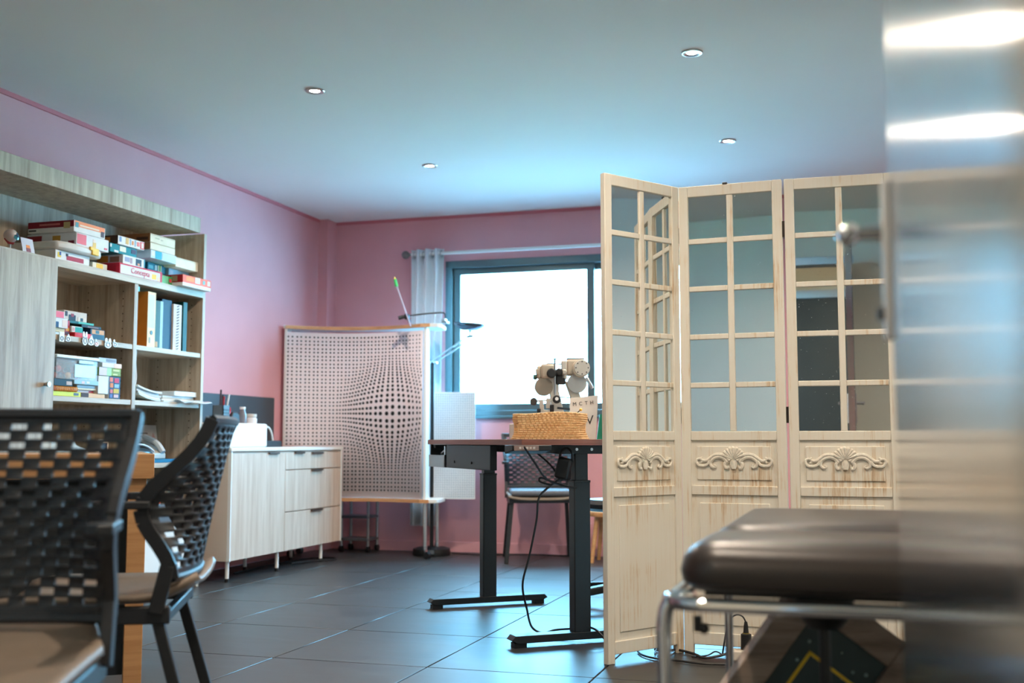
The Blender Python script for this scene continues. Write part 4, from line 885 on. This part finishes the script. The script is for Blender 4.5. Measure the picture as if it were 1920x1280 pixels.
cable('thin black cable looped beneath the desktop', [(-1.256, 4.45, 0.742), (-1.175, 4.375, 0.69), (-1.133, 4.338, 0.64), (-1.10, 4.31, 0.66)], 0.004)
cable('coiled cable tie knot under the desk', [(-1.15, 4.27, 0.62), (-1.19, 4.25, 0.635), (-1.185, 4.25, 0.65), (-1.14, 4.28, 0.63), (-1.10, 4.30, 0.615), (-1.06, 4.32, 0.61)], 0.004)
t = thing('power_adapter', 'black power adapter hanging under the desk near the leg', 'power adapter', (-1.115, 4.285, 0.645))
obj('adapter_body', MB().box(-0.028, -0.018, 0.0, 0.028, 0.018, 0.085, Matrix.Rotation(math.radians(14), 4, 'Y')), M_BLACK, t, bevel=0.010)
obj('strap', MB().tube([(0.022 + 0.026 * math.cos(a), 0, 0.085 + 0.035 * math.sin(a)) for a in [2 * PI * k / 16 for k in range(16)]], 0.005, 6, True), M_BLACK, t)

# ------------------------------------------------------------------ things on the desk
ang = math.radians(17)
bs = thing('wicker_basket', 'woven straw basket on the desk corner', 'basket', (-1.245, 4.60, DT), ang)
M_STRAW = wood('straw', (196, 152, 98), (232, 196, 144), (40, 40, 40), 0.7, (150, 104, 58), 0.2)
def loop(a, b, rc, n):
    pts = []
    per = [(a, -b, -PI / 2), (a, b, 0), (-a, b, PI / 2), (-a, -b, PI)]
    for (cx, cy, a0) in per:
        sx, sy = (1 if cx > 0 else -1), (1 if cy > 0 else -1)
        for k in range(n):
            t = a0 + PI / 2 * k / n
            pts.append((cx - sx * rc + rc * math.cos(t), cy - sy * rc + rc * math.sin(t)))
    o = []
    for i in range(len(pts)):
        p, q = pts[i], pts[(i + 1) % len(pts)]; L = math.hypot(q[0] - p[0], q[1] - p[1]); m = max(1, int(L / 0.0085))
        for s in range(m): o.append((p[0] + (q[0] - p[0]) * s / m, p[1] + (q[1] - p[1]) * s / m))
    return o
wv = MB()
for row in range(12):
    f = row / 11; fl2 = 0.157 - 0.012 * math.sin(PI * min(1, f * 1.3)) - 0.006 * f
    lp2 = loop(fl2, 0.098, 0.03, 4); pts = []
    for i, (x, y) in enumerate(lp2):
        n = Vector((x, y)).normalized(); s = 0.0032 * (1 if (i + row) % 2 else -1)
        zz = 0.004 + 0.0093 * row + (0.004 * f * math.sin(3.2 * x / 0.157 + 0.8) if row > 5 else 0)
        pts.append((x + n.x * s, y + n.y * s, zz))
    wv.tube(pts, 0.0046, 5, True)
obj('woven_wall', wv, M_STRAW, bs, kind='stuff', label='rows of woven straw')
st2 = MB()
for (x, y) in loop(0.150, 0.097, 0.03, 3)[::2]: st2.cyl((x, y, 0), (x * 0.985, y * 0.985, 0.106), 0.0028, n=5)
obj('stakes', st2, M_STRAW, bs, kind='stuff')
obj('bottom', MB().box(-0.150, -0.092, 0.001, 0.150, 0.092, 0.006), M_STRAW, bs)
# optical instrument
op = thing('optical_instrument', 'grey metal optometry instrument with twin heads behind the basket', 'optical instrument', (-1.294, 4.958, DT), ang)
M_CAST = plain((196, 184, 166), 0.42, 0.35, 0.04, 30, 0, 'putty_grey_enamel'); M_CASTL = plain((206, 200, 190), 0.35, 0.4, 0.03, 30, 0, 'light_grey_enamel')
q = 0.000332
def X(c): return (c - 512) * q
def Z(c): return (1222 - c) * q
def disc(cx, cy, r, y0, y1, mb=None, n=22, r2=None):
    return (mb or MB()).cyl((X(cx), y0, Z(cy)), (X(cx), y1, Z(cy)), r * q, (r2 or r) * q, n)
obj('base', MB().box(X(290), -0.06, 0, X(720), 0.07, 0.035).box(X(330), -0.045, 0.035, X(690), 0.05, Z(850)), M_CAST, op, bevel=0.008)
obj('left_arm', MB().prism([(X(310), Z(380)), (X(500), Z(380)), (X(500), Z(560)), (X(570), Z(860)), (X(400), Z(860)), (X(370), Z(600))], -0.012, 0.02, basis((0, 0, 0), (1, 0, 0), (0, 0, 1), (0, -1, 0))), M_CASTL, op, bevel=0.005)
obj('right_arm', MB().prism([(X(575), Z(430)), (X(720), Z(430)), (X(800), Z(640)), (X(790), Z(860)), (X(640), Z(860)), (X(650), Z(640))], -0.008, 0.022, basis((0, 0, 0), (1, 0, 0), (0, 0, 1), (0, -1, 0))), M_CAST, op, bevel=0.005)
hd2 = MB(); hd2.box(X(600), -0.03, Z(345), X(860), 0.05, Z(125)); 
obj('right_head', hd2, M_CAST, op, bevel=0.010)
obj('head_plate', MB().box(X(607), -0.02, Z(128), X(850), 0.04, Z(102)), plain((150, 156, 164), 0.3, 0.5), op, bevel=0.002)
dm = obj('right_drum', disc(795, 255, 122, -0.065, -0.02), M_CAST, op, bevel=0.004)
obj('drum_cover', disc(808, 250, 108, -0.072, -0.064), M_CASTL, dm, bevel=0.002)
for k in range(8):
    a = 2 * PI * k / 8; obj('screw', disc(808 + 84 * math.cos(a), 250 + 84 * math.sin(a), 9, -0.0735, -0.071, n=7), M_BLACK, dm)
obj('lower_disc', disc(745, 455, 135, -0.035, -0.015), plain((178, 178, 174), 0.4, 0.3), op, bevel=0.002)
obj('rim', disc(570, 300, 40, -0.04, 0.03).box(X(530), -0.03, Z(400), X(610), 0.03, Z(140)), M_CASTL, op, bevel=0.006)
obj('left_head', MB().box(X(250), -0.03, Z(390), X(450), 0.05, Z(185)).box(X(195), -0.02, Z(390), X(262), 0.04, Z(205)), M_CAST, op, bevel=0.010)
obj('left_disc', disc(290, 500, 128, -0.022, -0.004), plain((150, 140, 126), 0.45, 0.3), op, bevel=0.002)
obj('eyepiece', disc(395, 320, 66, -0.055, -0.028).cyl((X(395), -0.06, Z(320)), (X(395), -0.054, Z(320)), 60 * q, 48 * q, 20), M_BLACK, op, bevel=0.003)
obj('eyepiece', disc(500, 300, 52, -0.045, 0.02).box(X(455), -0.03, Z(470), X(590), 0.01, Z(255)), M_BLACK, op, bevel=0.006)
obj('side_knob', MB().cyl((X(145), 0, Z(365)), (X(200), 0, Z(365)), 34 * q).cyl((X(170), 0, Z(478)), (X(240), 0, Z(478)), 26 * q), plain((46, 78, 66), 0.4), op, bevel=0.002)
obj('side_knob', MB().box(X(180), -0.02, Z(330), X(225), 0.02, Z(250)), M_CAST, op, bevel=0.004)
rd = obj('height_rod', MB().cyl((X(440), -0.05, Z(620)), (X(440), -0.05, Z(130)), 0.0042), M_STEEL, op)
obj('rod_knob', MB().cyl((X(440), -0.05, Z(133)), (X(440), -0.05, Z(118)), 0.008), M_DARKM, rd)
obj('cross_rod', MB().cyl((X(330), -0.02, Z(180)), (X(560), -0.02, Z(190)), 0.003).cyl((X(480), -0.02, Z(640)), (X(690), -0.02, Z(655)), 0.003), M_STEEL, op)
kb = obj('focus_knob', disc(462, 678, 56, -0.075, -0.055), M_BLACK, op, bevel=0.003)
obj('knob_centre', disc(462, 672, 24, -0.078, -0.074), M_WHITE, kb)
obj('focus_knob', disc(150, 705, 52, -0.06, -0.03), plain((60, 58, 56), 0.5), op, bevel=0.003)
obj('chin_rest', MB().cyl((X(150), -0.04, Z(700)), (X(400), -0.04, Z(685)), 0.004).bar((X(250), -0.045, Z(680)), (X(265), -0.045, Z(840)), 0.02, 0.012, (0, 1, 0)).bar((X(350), -0.045, Z(660)), (X(345), -0.045, Z(800)), 0.02, 0.012, (0, 1, 0)).bar((X(240), -0.045, Z(835)), (X(420), -0.045, Z(835)), 0.012, 0.012), M_CASTL, op, bevel=0.002)
obj('clamp_block', MB().box(X(370), -0.07, Z(850), X(425), -0.04, Z(750)), M_BLACK, op, bevel=0.004)
obj('clamp_block', MB().box(X(195), -0.06, Z(880), X(245), -0.03, Z(800)), M_BLACK, op, bevel=0.004)
obj('lever', MB().bar((X(470), -0.07, Z(795)), (X(650), -0.06, Z(815)), 0.012, 0.010), M_DARKM, op)
obj('plate', MB().box(X(165), -0.05, Z(890), X(330), 0.02, Z(868)), M_STEEL, op)
obj('grip', MB().cyl((X(865), 0, Z(380)), (X(900), 0, Z(405)), 0.010).cyl((X(895), 0, Z(400)), (X(965), 0, Z(520)), 0.008), M_STEEL, op)
# letter card
cdm = basis((0, 0, 0), (1, 0, 0), (0, 0, 1), (0, -1, 0))
cdt = obj('letter_card', MB().prism([(-0.060, 0), (0.052, 0), (0.066, 0.193), (-0.058, 0.180)], -0.003, 0.003, cdm), plain((216, 208, 198), 0.5), loc=(-1.137, 4.765, DT + 0.001), rot=(math.radians(-6), 0, ang))
tag(cdt, 'white test card with black capital letters beside the basket', 'card')
for s, x, zz, sz, a in (('M', -0.038, 0.153, 0.022, -4), ('C', -0.012, 0.155, 0.022, -4), ('T', 0.013, 0.158, 0.022, -4), ('H', 0.037, 0.160, 0.022, -4), ('V', 0.027, 0.082, 0.058, -2)):
    text('lettering', s, sz, plain((30, 28, 28), 0.6), basis((x, -0.0036, zz), (math.cos(math.radians(a)), 0, -math.sin(math.radians(a))), (math.sin(math.radians(a)), 0, math.cos(math.radians(a))), (0, -1, 0)), cdt)
t = thing('pointer_stick', 'black stick with yellow bead poking out of the basket', 'pointer', (-1.17, 4.62, DT + 0.006), ang)
obj('rod', MB().cyl((-0.08, 0, 0.0), (0.052, -0.005, 0.118), 0.0022, n=6), M_BLACK, t)
obj('bead', MB().sph((0.054, -0.005, 0.120), 0.0065), plain((240, 190, 70), 0.35), t)
gb = obj('card_box', MB().box(-0.035, -0.03, 0, 0.035, 0.03, 0.072), plain((176, 170, 168), 0.5), bevel=0.004, loc=(-1.49, 4.93, DT), rot=(0, 0, ang))
tag(gb, 'small grey white box just behind the basket', 'box')
gd = obj('green_folder', MB().prism([(-0.02, 0), (0.02, 0), (0.008, 0.11), (-0.006, 0.11)], -0.01, 0.01, cdm), plain((20, 140, 108), 0.5), loc=(-1.068, 4.805, DT), rot=(0, 0, ang))
tag(gd, 'green folder edge behind the letter card', 'folder')
wbx = obj('wooden_box', MB().box(-0.03, -0.04, 0, 0.03, 0.04, 0.095), M_OAK, bevel=0.002, loc=(-1.045, 4.86, DT), rot=(0, 0, ang))
tag(wbx, 'honey coloured wooden box at the right of the desk', 'box')

# ------------------------------------------------------------------ mesh-back chairs
M_CHB = plain((38, 41, 45), 0.42, 0, 0.05, 40, 0, 'charcoal_chair_plastic'); M_SEAT = plain((128, 114, 100), 0.5, 0, 0.04, 30, 0, 'taupe_seat_shell')
def shell(s, t):
    hw = 0.218 + 0.022 * t
    w = (0.020 + 0.115 * math.exp(-((t - 0.46) / 0.30) ** 2)) * abs(s) ** 2.2
    return Vector((-0.195 - 0.075 * t + w, s * hw, 0.485 + 0.355 * t))
def make_chair(name, label, pad):
    c = thing(name, label, 'chair', (0, 0, 0), 0, 'perforated-back chairs')
    nu, R = 17, 21; rows = []; 
    for r in range(R):
        rows += [(r + 0.0) / R, (r + 0.30) / R]
    rows.append(1.0)
    us = [-1 + 2 * i / nu for i in range(nu + 1)]
    m = MB(); N = len(us)
    vs = [shell(u, v) for v in rows for u in us]; fs = []
    for j in range(len(rows) - 1):
        for i in range(nu):
            hole = j % 2 == 1 and (i + j // 2) % 2 == 0 and 0 < i < nu - 1 and 1 < j < len(rows) - 2
            if hole: continue
            a = j * N + i; fs.append((a, a + 1, a + N + 1, a + N))
    m.add(vs, fs); obj('backrest', m, M_CHB, c, solid=0.007)
    for s in (-1, 1):
        pts = [shell(s, k / 14) for k in range(15)]
        fm = MB()
        for a, b in zip(pts, pts[1:]): fm.bar(a, b + (b - a) * 0.06, 0.030, 0.016, (0, 1, 0))
        obj('side_frame', fm, M_CHB, c)
        p = shell(s, 0.46)
        obj('armrest', MB().prism([(p.x - 0.02, p.y - 0.014), (p.x + 0.10, p.y - 0.026), (p.x + 0.115, p.y), (p.x + 0.10, p.y + 0.022), (p.x - 0.02, p.y + 0.014)], p.z - 0.008, p.z + 0.010), M_CHB, c, bevel=0.003)
        lp0 = shell(s, 0.0)
        obj('lower_post', MB().bar((lp0.x + 0.01, lp0.y, lp0.z + 0.03), (-0.13, s * 0.218, 0.41), 0.032, 0.02, (0, 1, 0)), M_CHB, c, bevel=0.002)
    tb = MB(); tb.tube([shell(-1 + 2 * k / 16, 1.0) for k in range(17)], 0.011, 6)
    obj('top_rail', tb, M_CHB, c)
    tb = MB(); tb.tube([shell(-1 + 2 * k / 16, 0.0) for k in range(17)], 0.010, 6)
    obj('lower_rail', tb, M_CHB, c)
    def seat(u, v):
        x = -0.215 + 0.455 * v; y = -0.222 + 0.444 * u; e = abs(2 * u - 1)
        if v < 0.25: y *= 0.80 + 0.8 * v
        z = 0.425 + 0.045 * max(0, (0.25 - v) / 0.25) ** 1.5 + 0.020 * e ** 4 - 0.014 * max(0, (v - 0.85) / 0.15) ** 2
        return (x, y, z)
    obj('seat', MB().sheet(seat, 14, 14), M_SEAT, c, solid=0.014)
    obj('seat_frame', MB().box(-0.16, -0.215, 0.385, 0.22, -0.195, 0.425).box(-0.16, 0.195, 0.385, 0.22, 0.215, 0.425).box(-0.16, -0.2, 0.39, -0.14, 0.2, 0.415).box(0.20, -0.2, 0.39, 0.22, 0.2, 0.415), M_CHB, c, bevel=0.004)
    if pad:
        obj('seat_pad', MB().box(-0.18, -0.205, 0.436, 0.235, 0.205, 0.475), plain((104, 108, 116), 0.7, 0, 0.05, 60), c, bevel=0.018, seg=4)
    for (x, y, x2, y2) in ((0.19, 0.195, 0.235, 0.235), (0.19, -0.195, 0.235, -0.235), (-0.13, 0.195, -0.245, 0.225), (-0.13, -0.195, -0.245, -0.225)):
        obj('leg', MB().bar((x, y, 0.40), (x2, y2, 0.0), 0.026, 0.026, (1, 0, 0)), M_DARKM, c, bevel=0.003)
    return c
chA = make_chair('meeting_chair', 'large blurred charcoal chair with perforated back nearest the viewer', False)
chA.location = (-1.372, 1.445, 0); chA.rotation_euler = (0, 0, math.radians(-64.4))
chB = dup(chA, (-1.715, 2.33, 0), math.radians(-154), 'charcoal perforated chair seen side-on in front of the sideboard')
chC = make_chair('meeting_chair', 'charcoal chair with grey seat pad behind the standing desk', True)
chC.location = (-2.06, 7.34, 0); chC.rotation_euler = (0, 0, math.radians(-70))

# wooden table at the left
tb_ = thing('wooden_table', 'honey oak table end beyond the nearest chair', 'table', (-2.108, 3.047, 0), math.radians(38))
obj('table_top', MB().box(-1.05, 0, 0.675, 0, 0.70, 0.752), M_OAK, tb_, bevel=0.002)
for x, y in ((-0.075, 0.025), (-1.03, 0.025), (-0.075, 0.62), (-1.03, 0.62)):
    obj('leg', MB().box(x, y, 0, x + 0.055, y + 0.055, 0.675), M_OAK, tb_, bevel=0.002)

obj('modesty_panel', MB().box(-1.03, 0.11, 0.06, -0.03, 0.128, 0.675), plain((34, 38, 40), 0.6), tb_, bevel=0.002)
# swivel stool behind the screen
ss = thing('swivel_stool', 'black five-castor swivel stool behind the folding screen', 'stool', (-1.10, 5.36, 0))
obj('seat', MB().lathe([(0.0, 0.455), (0.15, 0.46), (0.175, 0.475), (0.178, 0.495), (0.16, 0.515), (0.0, 0.52)], n=30), plain((58, 62, 66), 0.3), ss)
obj('gas_lift', MB().cyl((0, 0, 0.10), (0, 0, 0.32), 0.025).cyl((0, 0, 0.30), (0, 0, 0.46), 0.014), M_STEEL, ss)
for k in range(5):
    a = 2 * PI * k / 5 + 0.25; ca, sa = math.cos(a), math.sin(a)
    l = obj('base_arm', MB().bar((0.02 * ca, 0.02 * sa, 0.105), (0.25 * ca, 0.25 * sa, 0.085), 0.045, 0.035), M_BLACK, ss, bevel=0.006)
    obj('castor', MB().cyl((0.25 * ca - 0.022 * sa, 0.25 * sa + 0.022 * ca, 0.028), (0.25 * ca + 0.022 * sa, 0.25 * sa - 0.022 * ca, 0.028), 0.028).cyl((0.25 * ca, 0.25 * sa, 0.04), (0.25 * ca, 0.25 * sa, 0.09), 0.012), M_BLACK, l)
# small wooden stool by the window wall
ws = thing('wooden_stool', 'small honey wood stool by the window wall', 'stool', (-1.58, 7.36, 0))
obj('seat', MB().lathe([(0.0, 0.30), (0.14, 0.30), (0.145, 0.315), (0.14, 0.33), (0.0, 0.33)], n=24), M_OAK, ws)
for k in range(4):
    a = PI / 4 + k * PI / 2; obj('leg', MB().cyl((0.10 * math.cos(a), 0.10 * math.sin(a), 0.30), (0.145 * math.cos(a), 0.145 * math.sin(a), 0), 0.017, 0.013, 10), M_OAK, ws)
cable('thin black cable lying along the window wall', [(-2.761, 7.55, 0.005), (-2.531, 7.50, 0.005), (-2.34, 7.60, 0.005), (-2.135, 7.64, 0.005), (-1.964, 7.62, 0.005), (-1.82, 7.64, 0.005)], 0.004)

# ------------------------------------------------------------------ treatment bench
bn = thing('treatment_bench', 'black padded treatment bench with chrome tube frame', 'bench', (-0.27, 1.80, 0))
def cushion(x0, x1, y0, y1, z0, z1, rc, left_round):
    """soft slab: rounded plan corners, rolled edges"""
    prof = [(0.020, 0.0), (0.004, 0.012), (0.0, 0.030), (0.005, 0.050), (0.018, 0.066), (0.040, z1 - z0)]
    m = MB(); rings = []
    for ins, dz in prof:
        ring = []
        for (cx, cy, a0) in ((x1, y0, -PI / 2), (x1, y1, 0), (x0, y1, PI / 2), (x0, y0, PI)):
            sx = 1 if cx == x1 else -1; sy = 1 if cy == y1 else -1
            for k in range(7):
                t = a0 + PI / 2 * k / 6; r = max(rc - ins, 0.005)
                ring.append((cx - sx * rc + r * math.cos(t), cy - sy * rc + r * math.sin(t), z0 + dz))
        rings.append(ring)
    n = len(rings[0]); vs = [p for r in rings for p in r]
    fs = [(i * n + k, i * n + (k + 1) % n, (i + 1) * n + (k + 1) % n, (i + 1) * n + k) for i in range(len(rings) - 1) for k in range(n)]
    fs += [tuple(range(n))[::-1], tuple((len(rings) - 1) * n + k for k in range(n))]
    return m.add(vs, fs)
obj('cushion', cushion(-0.01, 1.55, -0.02, 0.315, 0.555, 0.632, 0.07, True), M_LEATHER, bn)
obj('cushion', cushion(-0.005, 1.55, 0.30, 0.98, 0.555, 0.634, 0.09, True), M_LEATHER, bn)
obj('base_board', MB().box(0.03, 0.03, 0.545, 1.52, 0.95, 0.557), M_BLACK, bn)
rl = []
for (cx, cy, a0) in ((1.58, 0.0, -PI / 2), (1.58, 0.96, 0), (-0.03, 0.96, PI / 2), (-0.03, 0.0, PI)):
    sx = 1 if cx > 1 else -1; sy = 1 if cy > 0.5 else -1; rc = 0.06
    for k in range(7):
        t = a0 + PI / 2 * k / 6; rl.append((cx - sx * rc + rc * math.cos(t), cy - sy * rc + rc * math.sin(t), 0.535))
obj('frame_rail', MB().tube(rl, 0.0125, 12, True), M_CHROME, bn)
for (x, y) in ((-0.035, 0.03), (1.56, 0.03)):
    lg = obj('leg', MB().tube(spline([(x + 0.05 * (1 if x < 1 else -1), y, 0.545), (x + 0.012 * (1 if x < 1 else -1), y, 0.535), (x, y, 0.50), (x, y, 0.40), (x, y, 0.02)], 6), 0.0125, 12), M_CHROME, bn)
    obj('foot_cap', MB().cyl((x, y, 0), (x, y, 0.03), 0.017), M_BLACK, lg)
for (x, y) in ((-0.017, 0.80), (1.56, 0.80)):
    lg = obj('leg', MB().cyl((x, y, 0.20), (x, y, 0.53), 0.0095), M_CHROME, bn)
    obj('sleeve', MB().cyl((x, y, 0), (x, y, 0.226), 0.0145), plain((96, 98, 100), 0.35, 0.6), lg)
obj('cross_bar', MB().cyl((-0.017, 0.80, 0.27), (1.56, 0.80, 0.27), 0.0095), M_CHROME, bn)
obj('collar', MB().cyl((-0.005, 0.80, 0.27), (0.03, 0.80, 0.27), 0.0125), plain((214, 180, 140), 0.2, 0.9), bn)
pst = obj('centre_post', MB().cyl((0.208, 0.22, 0.0), (0.208, 0.22, 0.53), 0.0095), M_DARKM, bn)
obj('post_bracket', MB().lathe([(0.0, 0.47), (0.03, 0.475), (0.05, 0.50), (0.05, 0.545), (0.0, 0.545)], (0.208, 0.22, 0), 18), M_BLACK, pst)
obj('wing_nut', MB().cyl((0.02, 0.02, 0.515), (0.02, 0.02, 0.49), 0.007).sph((0.03, 0.02, 0.495), 0.009), M_BLACK, bn)

# framed board leaning under the bench
R_ = Vector((0.956, 0.2935, 0)); N_ = Vector((0.2935, -0.956, 0)); U_ = Vector((0, 0, 1))
e1 = (-0.60 * R_ - 0.80 * U_); e2 = (0.80 * R_ - 0.60 * U_)
fb = thing('framed_board', 'dark teal board with yellow chevron in a weathered wood frame under the bench', 'framed board', (-0.108, 2.46, 0.523))
FM = basis((0, 0, 0), e1, e2, N_)
M_FR = wood('weathered_frame_wood', (112, 96, 86), (168, 150, 136), (4, 4, 40), 0.55, (80, 68, 60))
LA, LB_, FW = 0.42, 0.31, 0.062
for a0, b0, a1, b1 in ((0, 0, LA, FW), (0, FW, FW, LB_ - FW), (0, LB_ - FW, LA, LB_), (LA - FW, FW, LA, LB_ - FW)):
    obj('frame_rail', MB().box(a0, b0, -0.04, a1, b1, 0.012, FM), M_FR, fb, bevel=0.003)
bp = obj('backing_board', MB().box(FW, FW, -0.02, LA - FW, LB_ - FW, -0.004, FM), plain((40, 66, 72), 0.35, 0, 0.15, 14), fb)
M_YEL = plain((244, 204, 60), 0.5)
ch0, ch1 = FW + 0.070, FW + 0.077
obj('chevron', MB().box(ch0, ch0 - 0.03, -0.004, LA - FW - 0.01, ch1 - 0.03, -0.002, FM).box(ch0, ch0 - 0.03, -0.004, ch1, LB_ - FW - 0.01, -0.002, FM), M_YEL, bp, smooth=False)
random.seed(11); sp_ = MB()
for k in range(26):
    a = FW + 0.03 + random.random() * (LA - 2 * FW - 0.05); b = FW + 0.02 + random.random() * (LB_ - 2 * FW - 0.04); r = 0.0015 + random.random() * 0.0025
    sp_.prism([(a + r * math.cos(t), b + r * math.sin(t)) for t in [PI * k2 / 4 for k2 in range(8)]], -0.004, -0.0028, FM)
obj('specks', sp_, plain((150, 176, 180), 0.6), bp, smooth=False, kind='stuff')

# ------------------------------------------------------------------ power strip and cables by the screen
ps = thing('power_strip', 'white power strip on the floor in front of the screen', 'power strip', (-0.355, 4.225, 0), math.radians(8))
obj('strip_body', MB().box(-0.11, -0.028, 0, 0.16, 0.028, 0.038), plain((222, 212, 198), 0.4), ps, bevel=0.006)
for k in range(4): obj('socket', MB().cyl((-0.07 + k * 0.06, 0, 0.0375), (-0.07 + k * 0.06, 0, 0.0388), 0.019), plain((196, 186, 172)), ps)
t = thing('plug_adapter', 'black plug adapter standing in the power strip', 'plug', (-0.405, 4.218, 0.0388))
obj('plug_body', MB().lathe([(0.0, 0), (0.020, 0), (0.019, 0.055), (0.010, 0.058), (0.008, 0.085), (0.005, 0.10)], n=14), M_BLACK, t)
obj('gold_ring', MB().cyl((0, 0, 0.0565), (0, 0, 0.060), 0.0125), plain((176, 150, 80), 0.3, 0.8), t)
obj('lead', MB().tube(spline([(0, 0, 0.098), (-0.012, 0, 0.118), (-0.035, 0, 0.122), (-0.06, 0.01, 0.10), (-0.075, 0.02, 0.05), (-0.09, 0.03, -0.03)], 6), 0.003, 6), M_BLACK, t)
t = thing('plug', 'small black plug beside the plug adapter', 'plug', (-0.34, 4.225, 0.0388))
obj('plug_body', MB().box(-0.014, -0.012, 0, 0.014, 0.012, 0.022).box(0.0, -0.006, 0.008, 0.03, 0.006, 0.018), M_BLACK, t, bevel=0.004)
cable('long black cable on the floor in front of the screen', [(-0.808, 4.243, 0.006), (-0.776, 4.175, 0.006), (-0.72, 4.128, 0.006), (-0.64, 4.111, 0.006), (-0.54, 4.081, 0.006), (-0.397, 4.10, 0.006), (-0.2, 4.12, 0.006)], 0.004)
cable('thick black cable winding under the screen hinge', [(-0.753, 4.294, 0.008), (-0.703, 4.264, 0.008), (-0.671, 4.29, 0.012), (-0.602, 4.251, 0.008), (-0.553, 4.18, 0.008), (-0.51, 4.20, 0.012), (-0.475, 4.22, 0.02)], 0.005)
cable('tangled thin cable beside the first screen panel', [(-0.738, 4.209, 0.006), (-0.743, 4.285, 0.012), (-0.707, 4.285, 0.02), (-0.716, 4.194, 0.015), (-0.683, 4.161, 0.008), (-0.673, 4.251, 0.012), (-0.73, 4.24, 0.016), (-0.69, 4.20, 0.012)], 0.003)
cable('thin black cable rising to the plug adapter', [(-0.60, 4.20, 0.005), (-0.55, 4.24, 0.006), (-0.52, 4.25, 0.02), (-0.495, 4.248, 0.01)], 0.003)
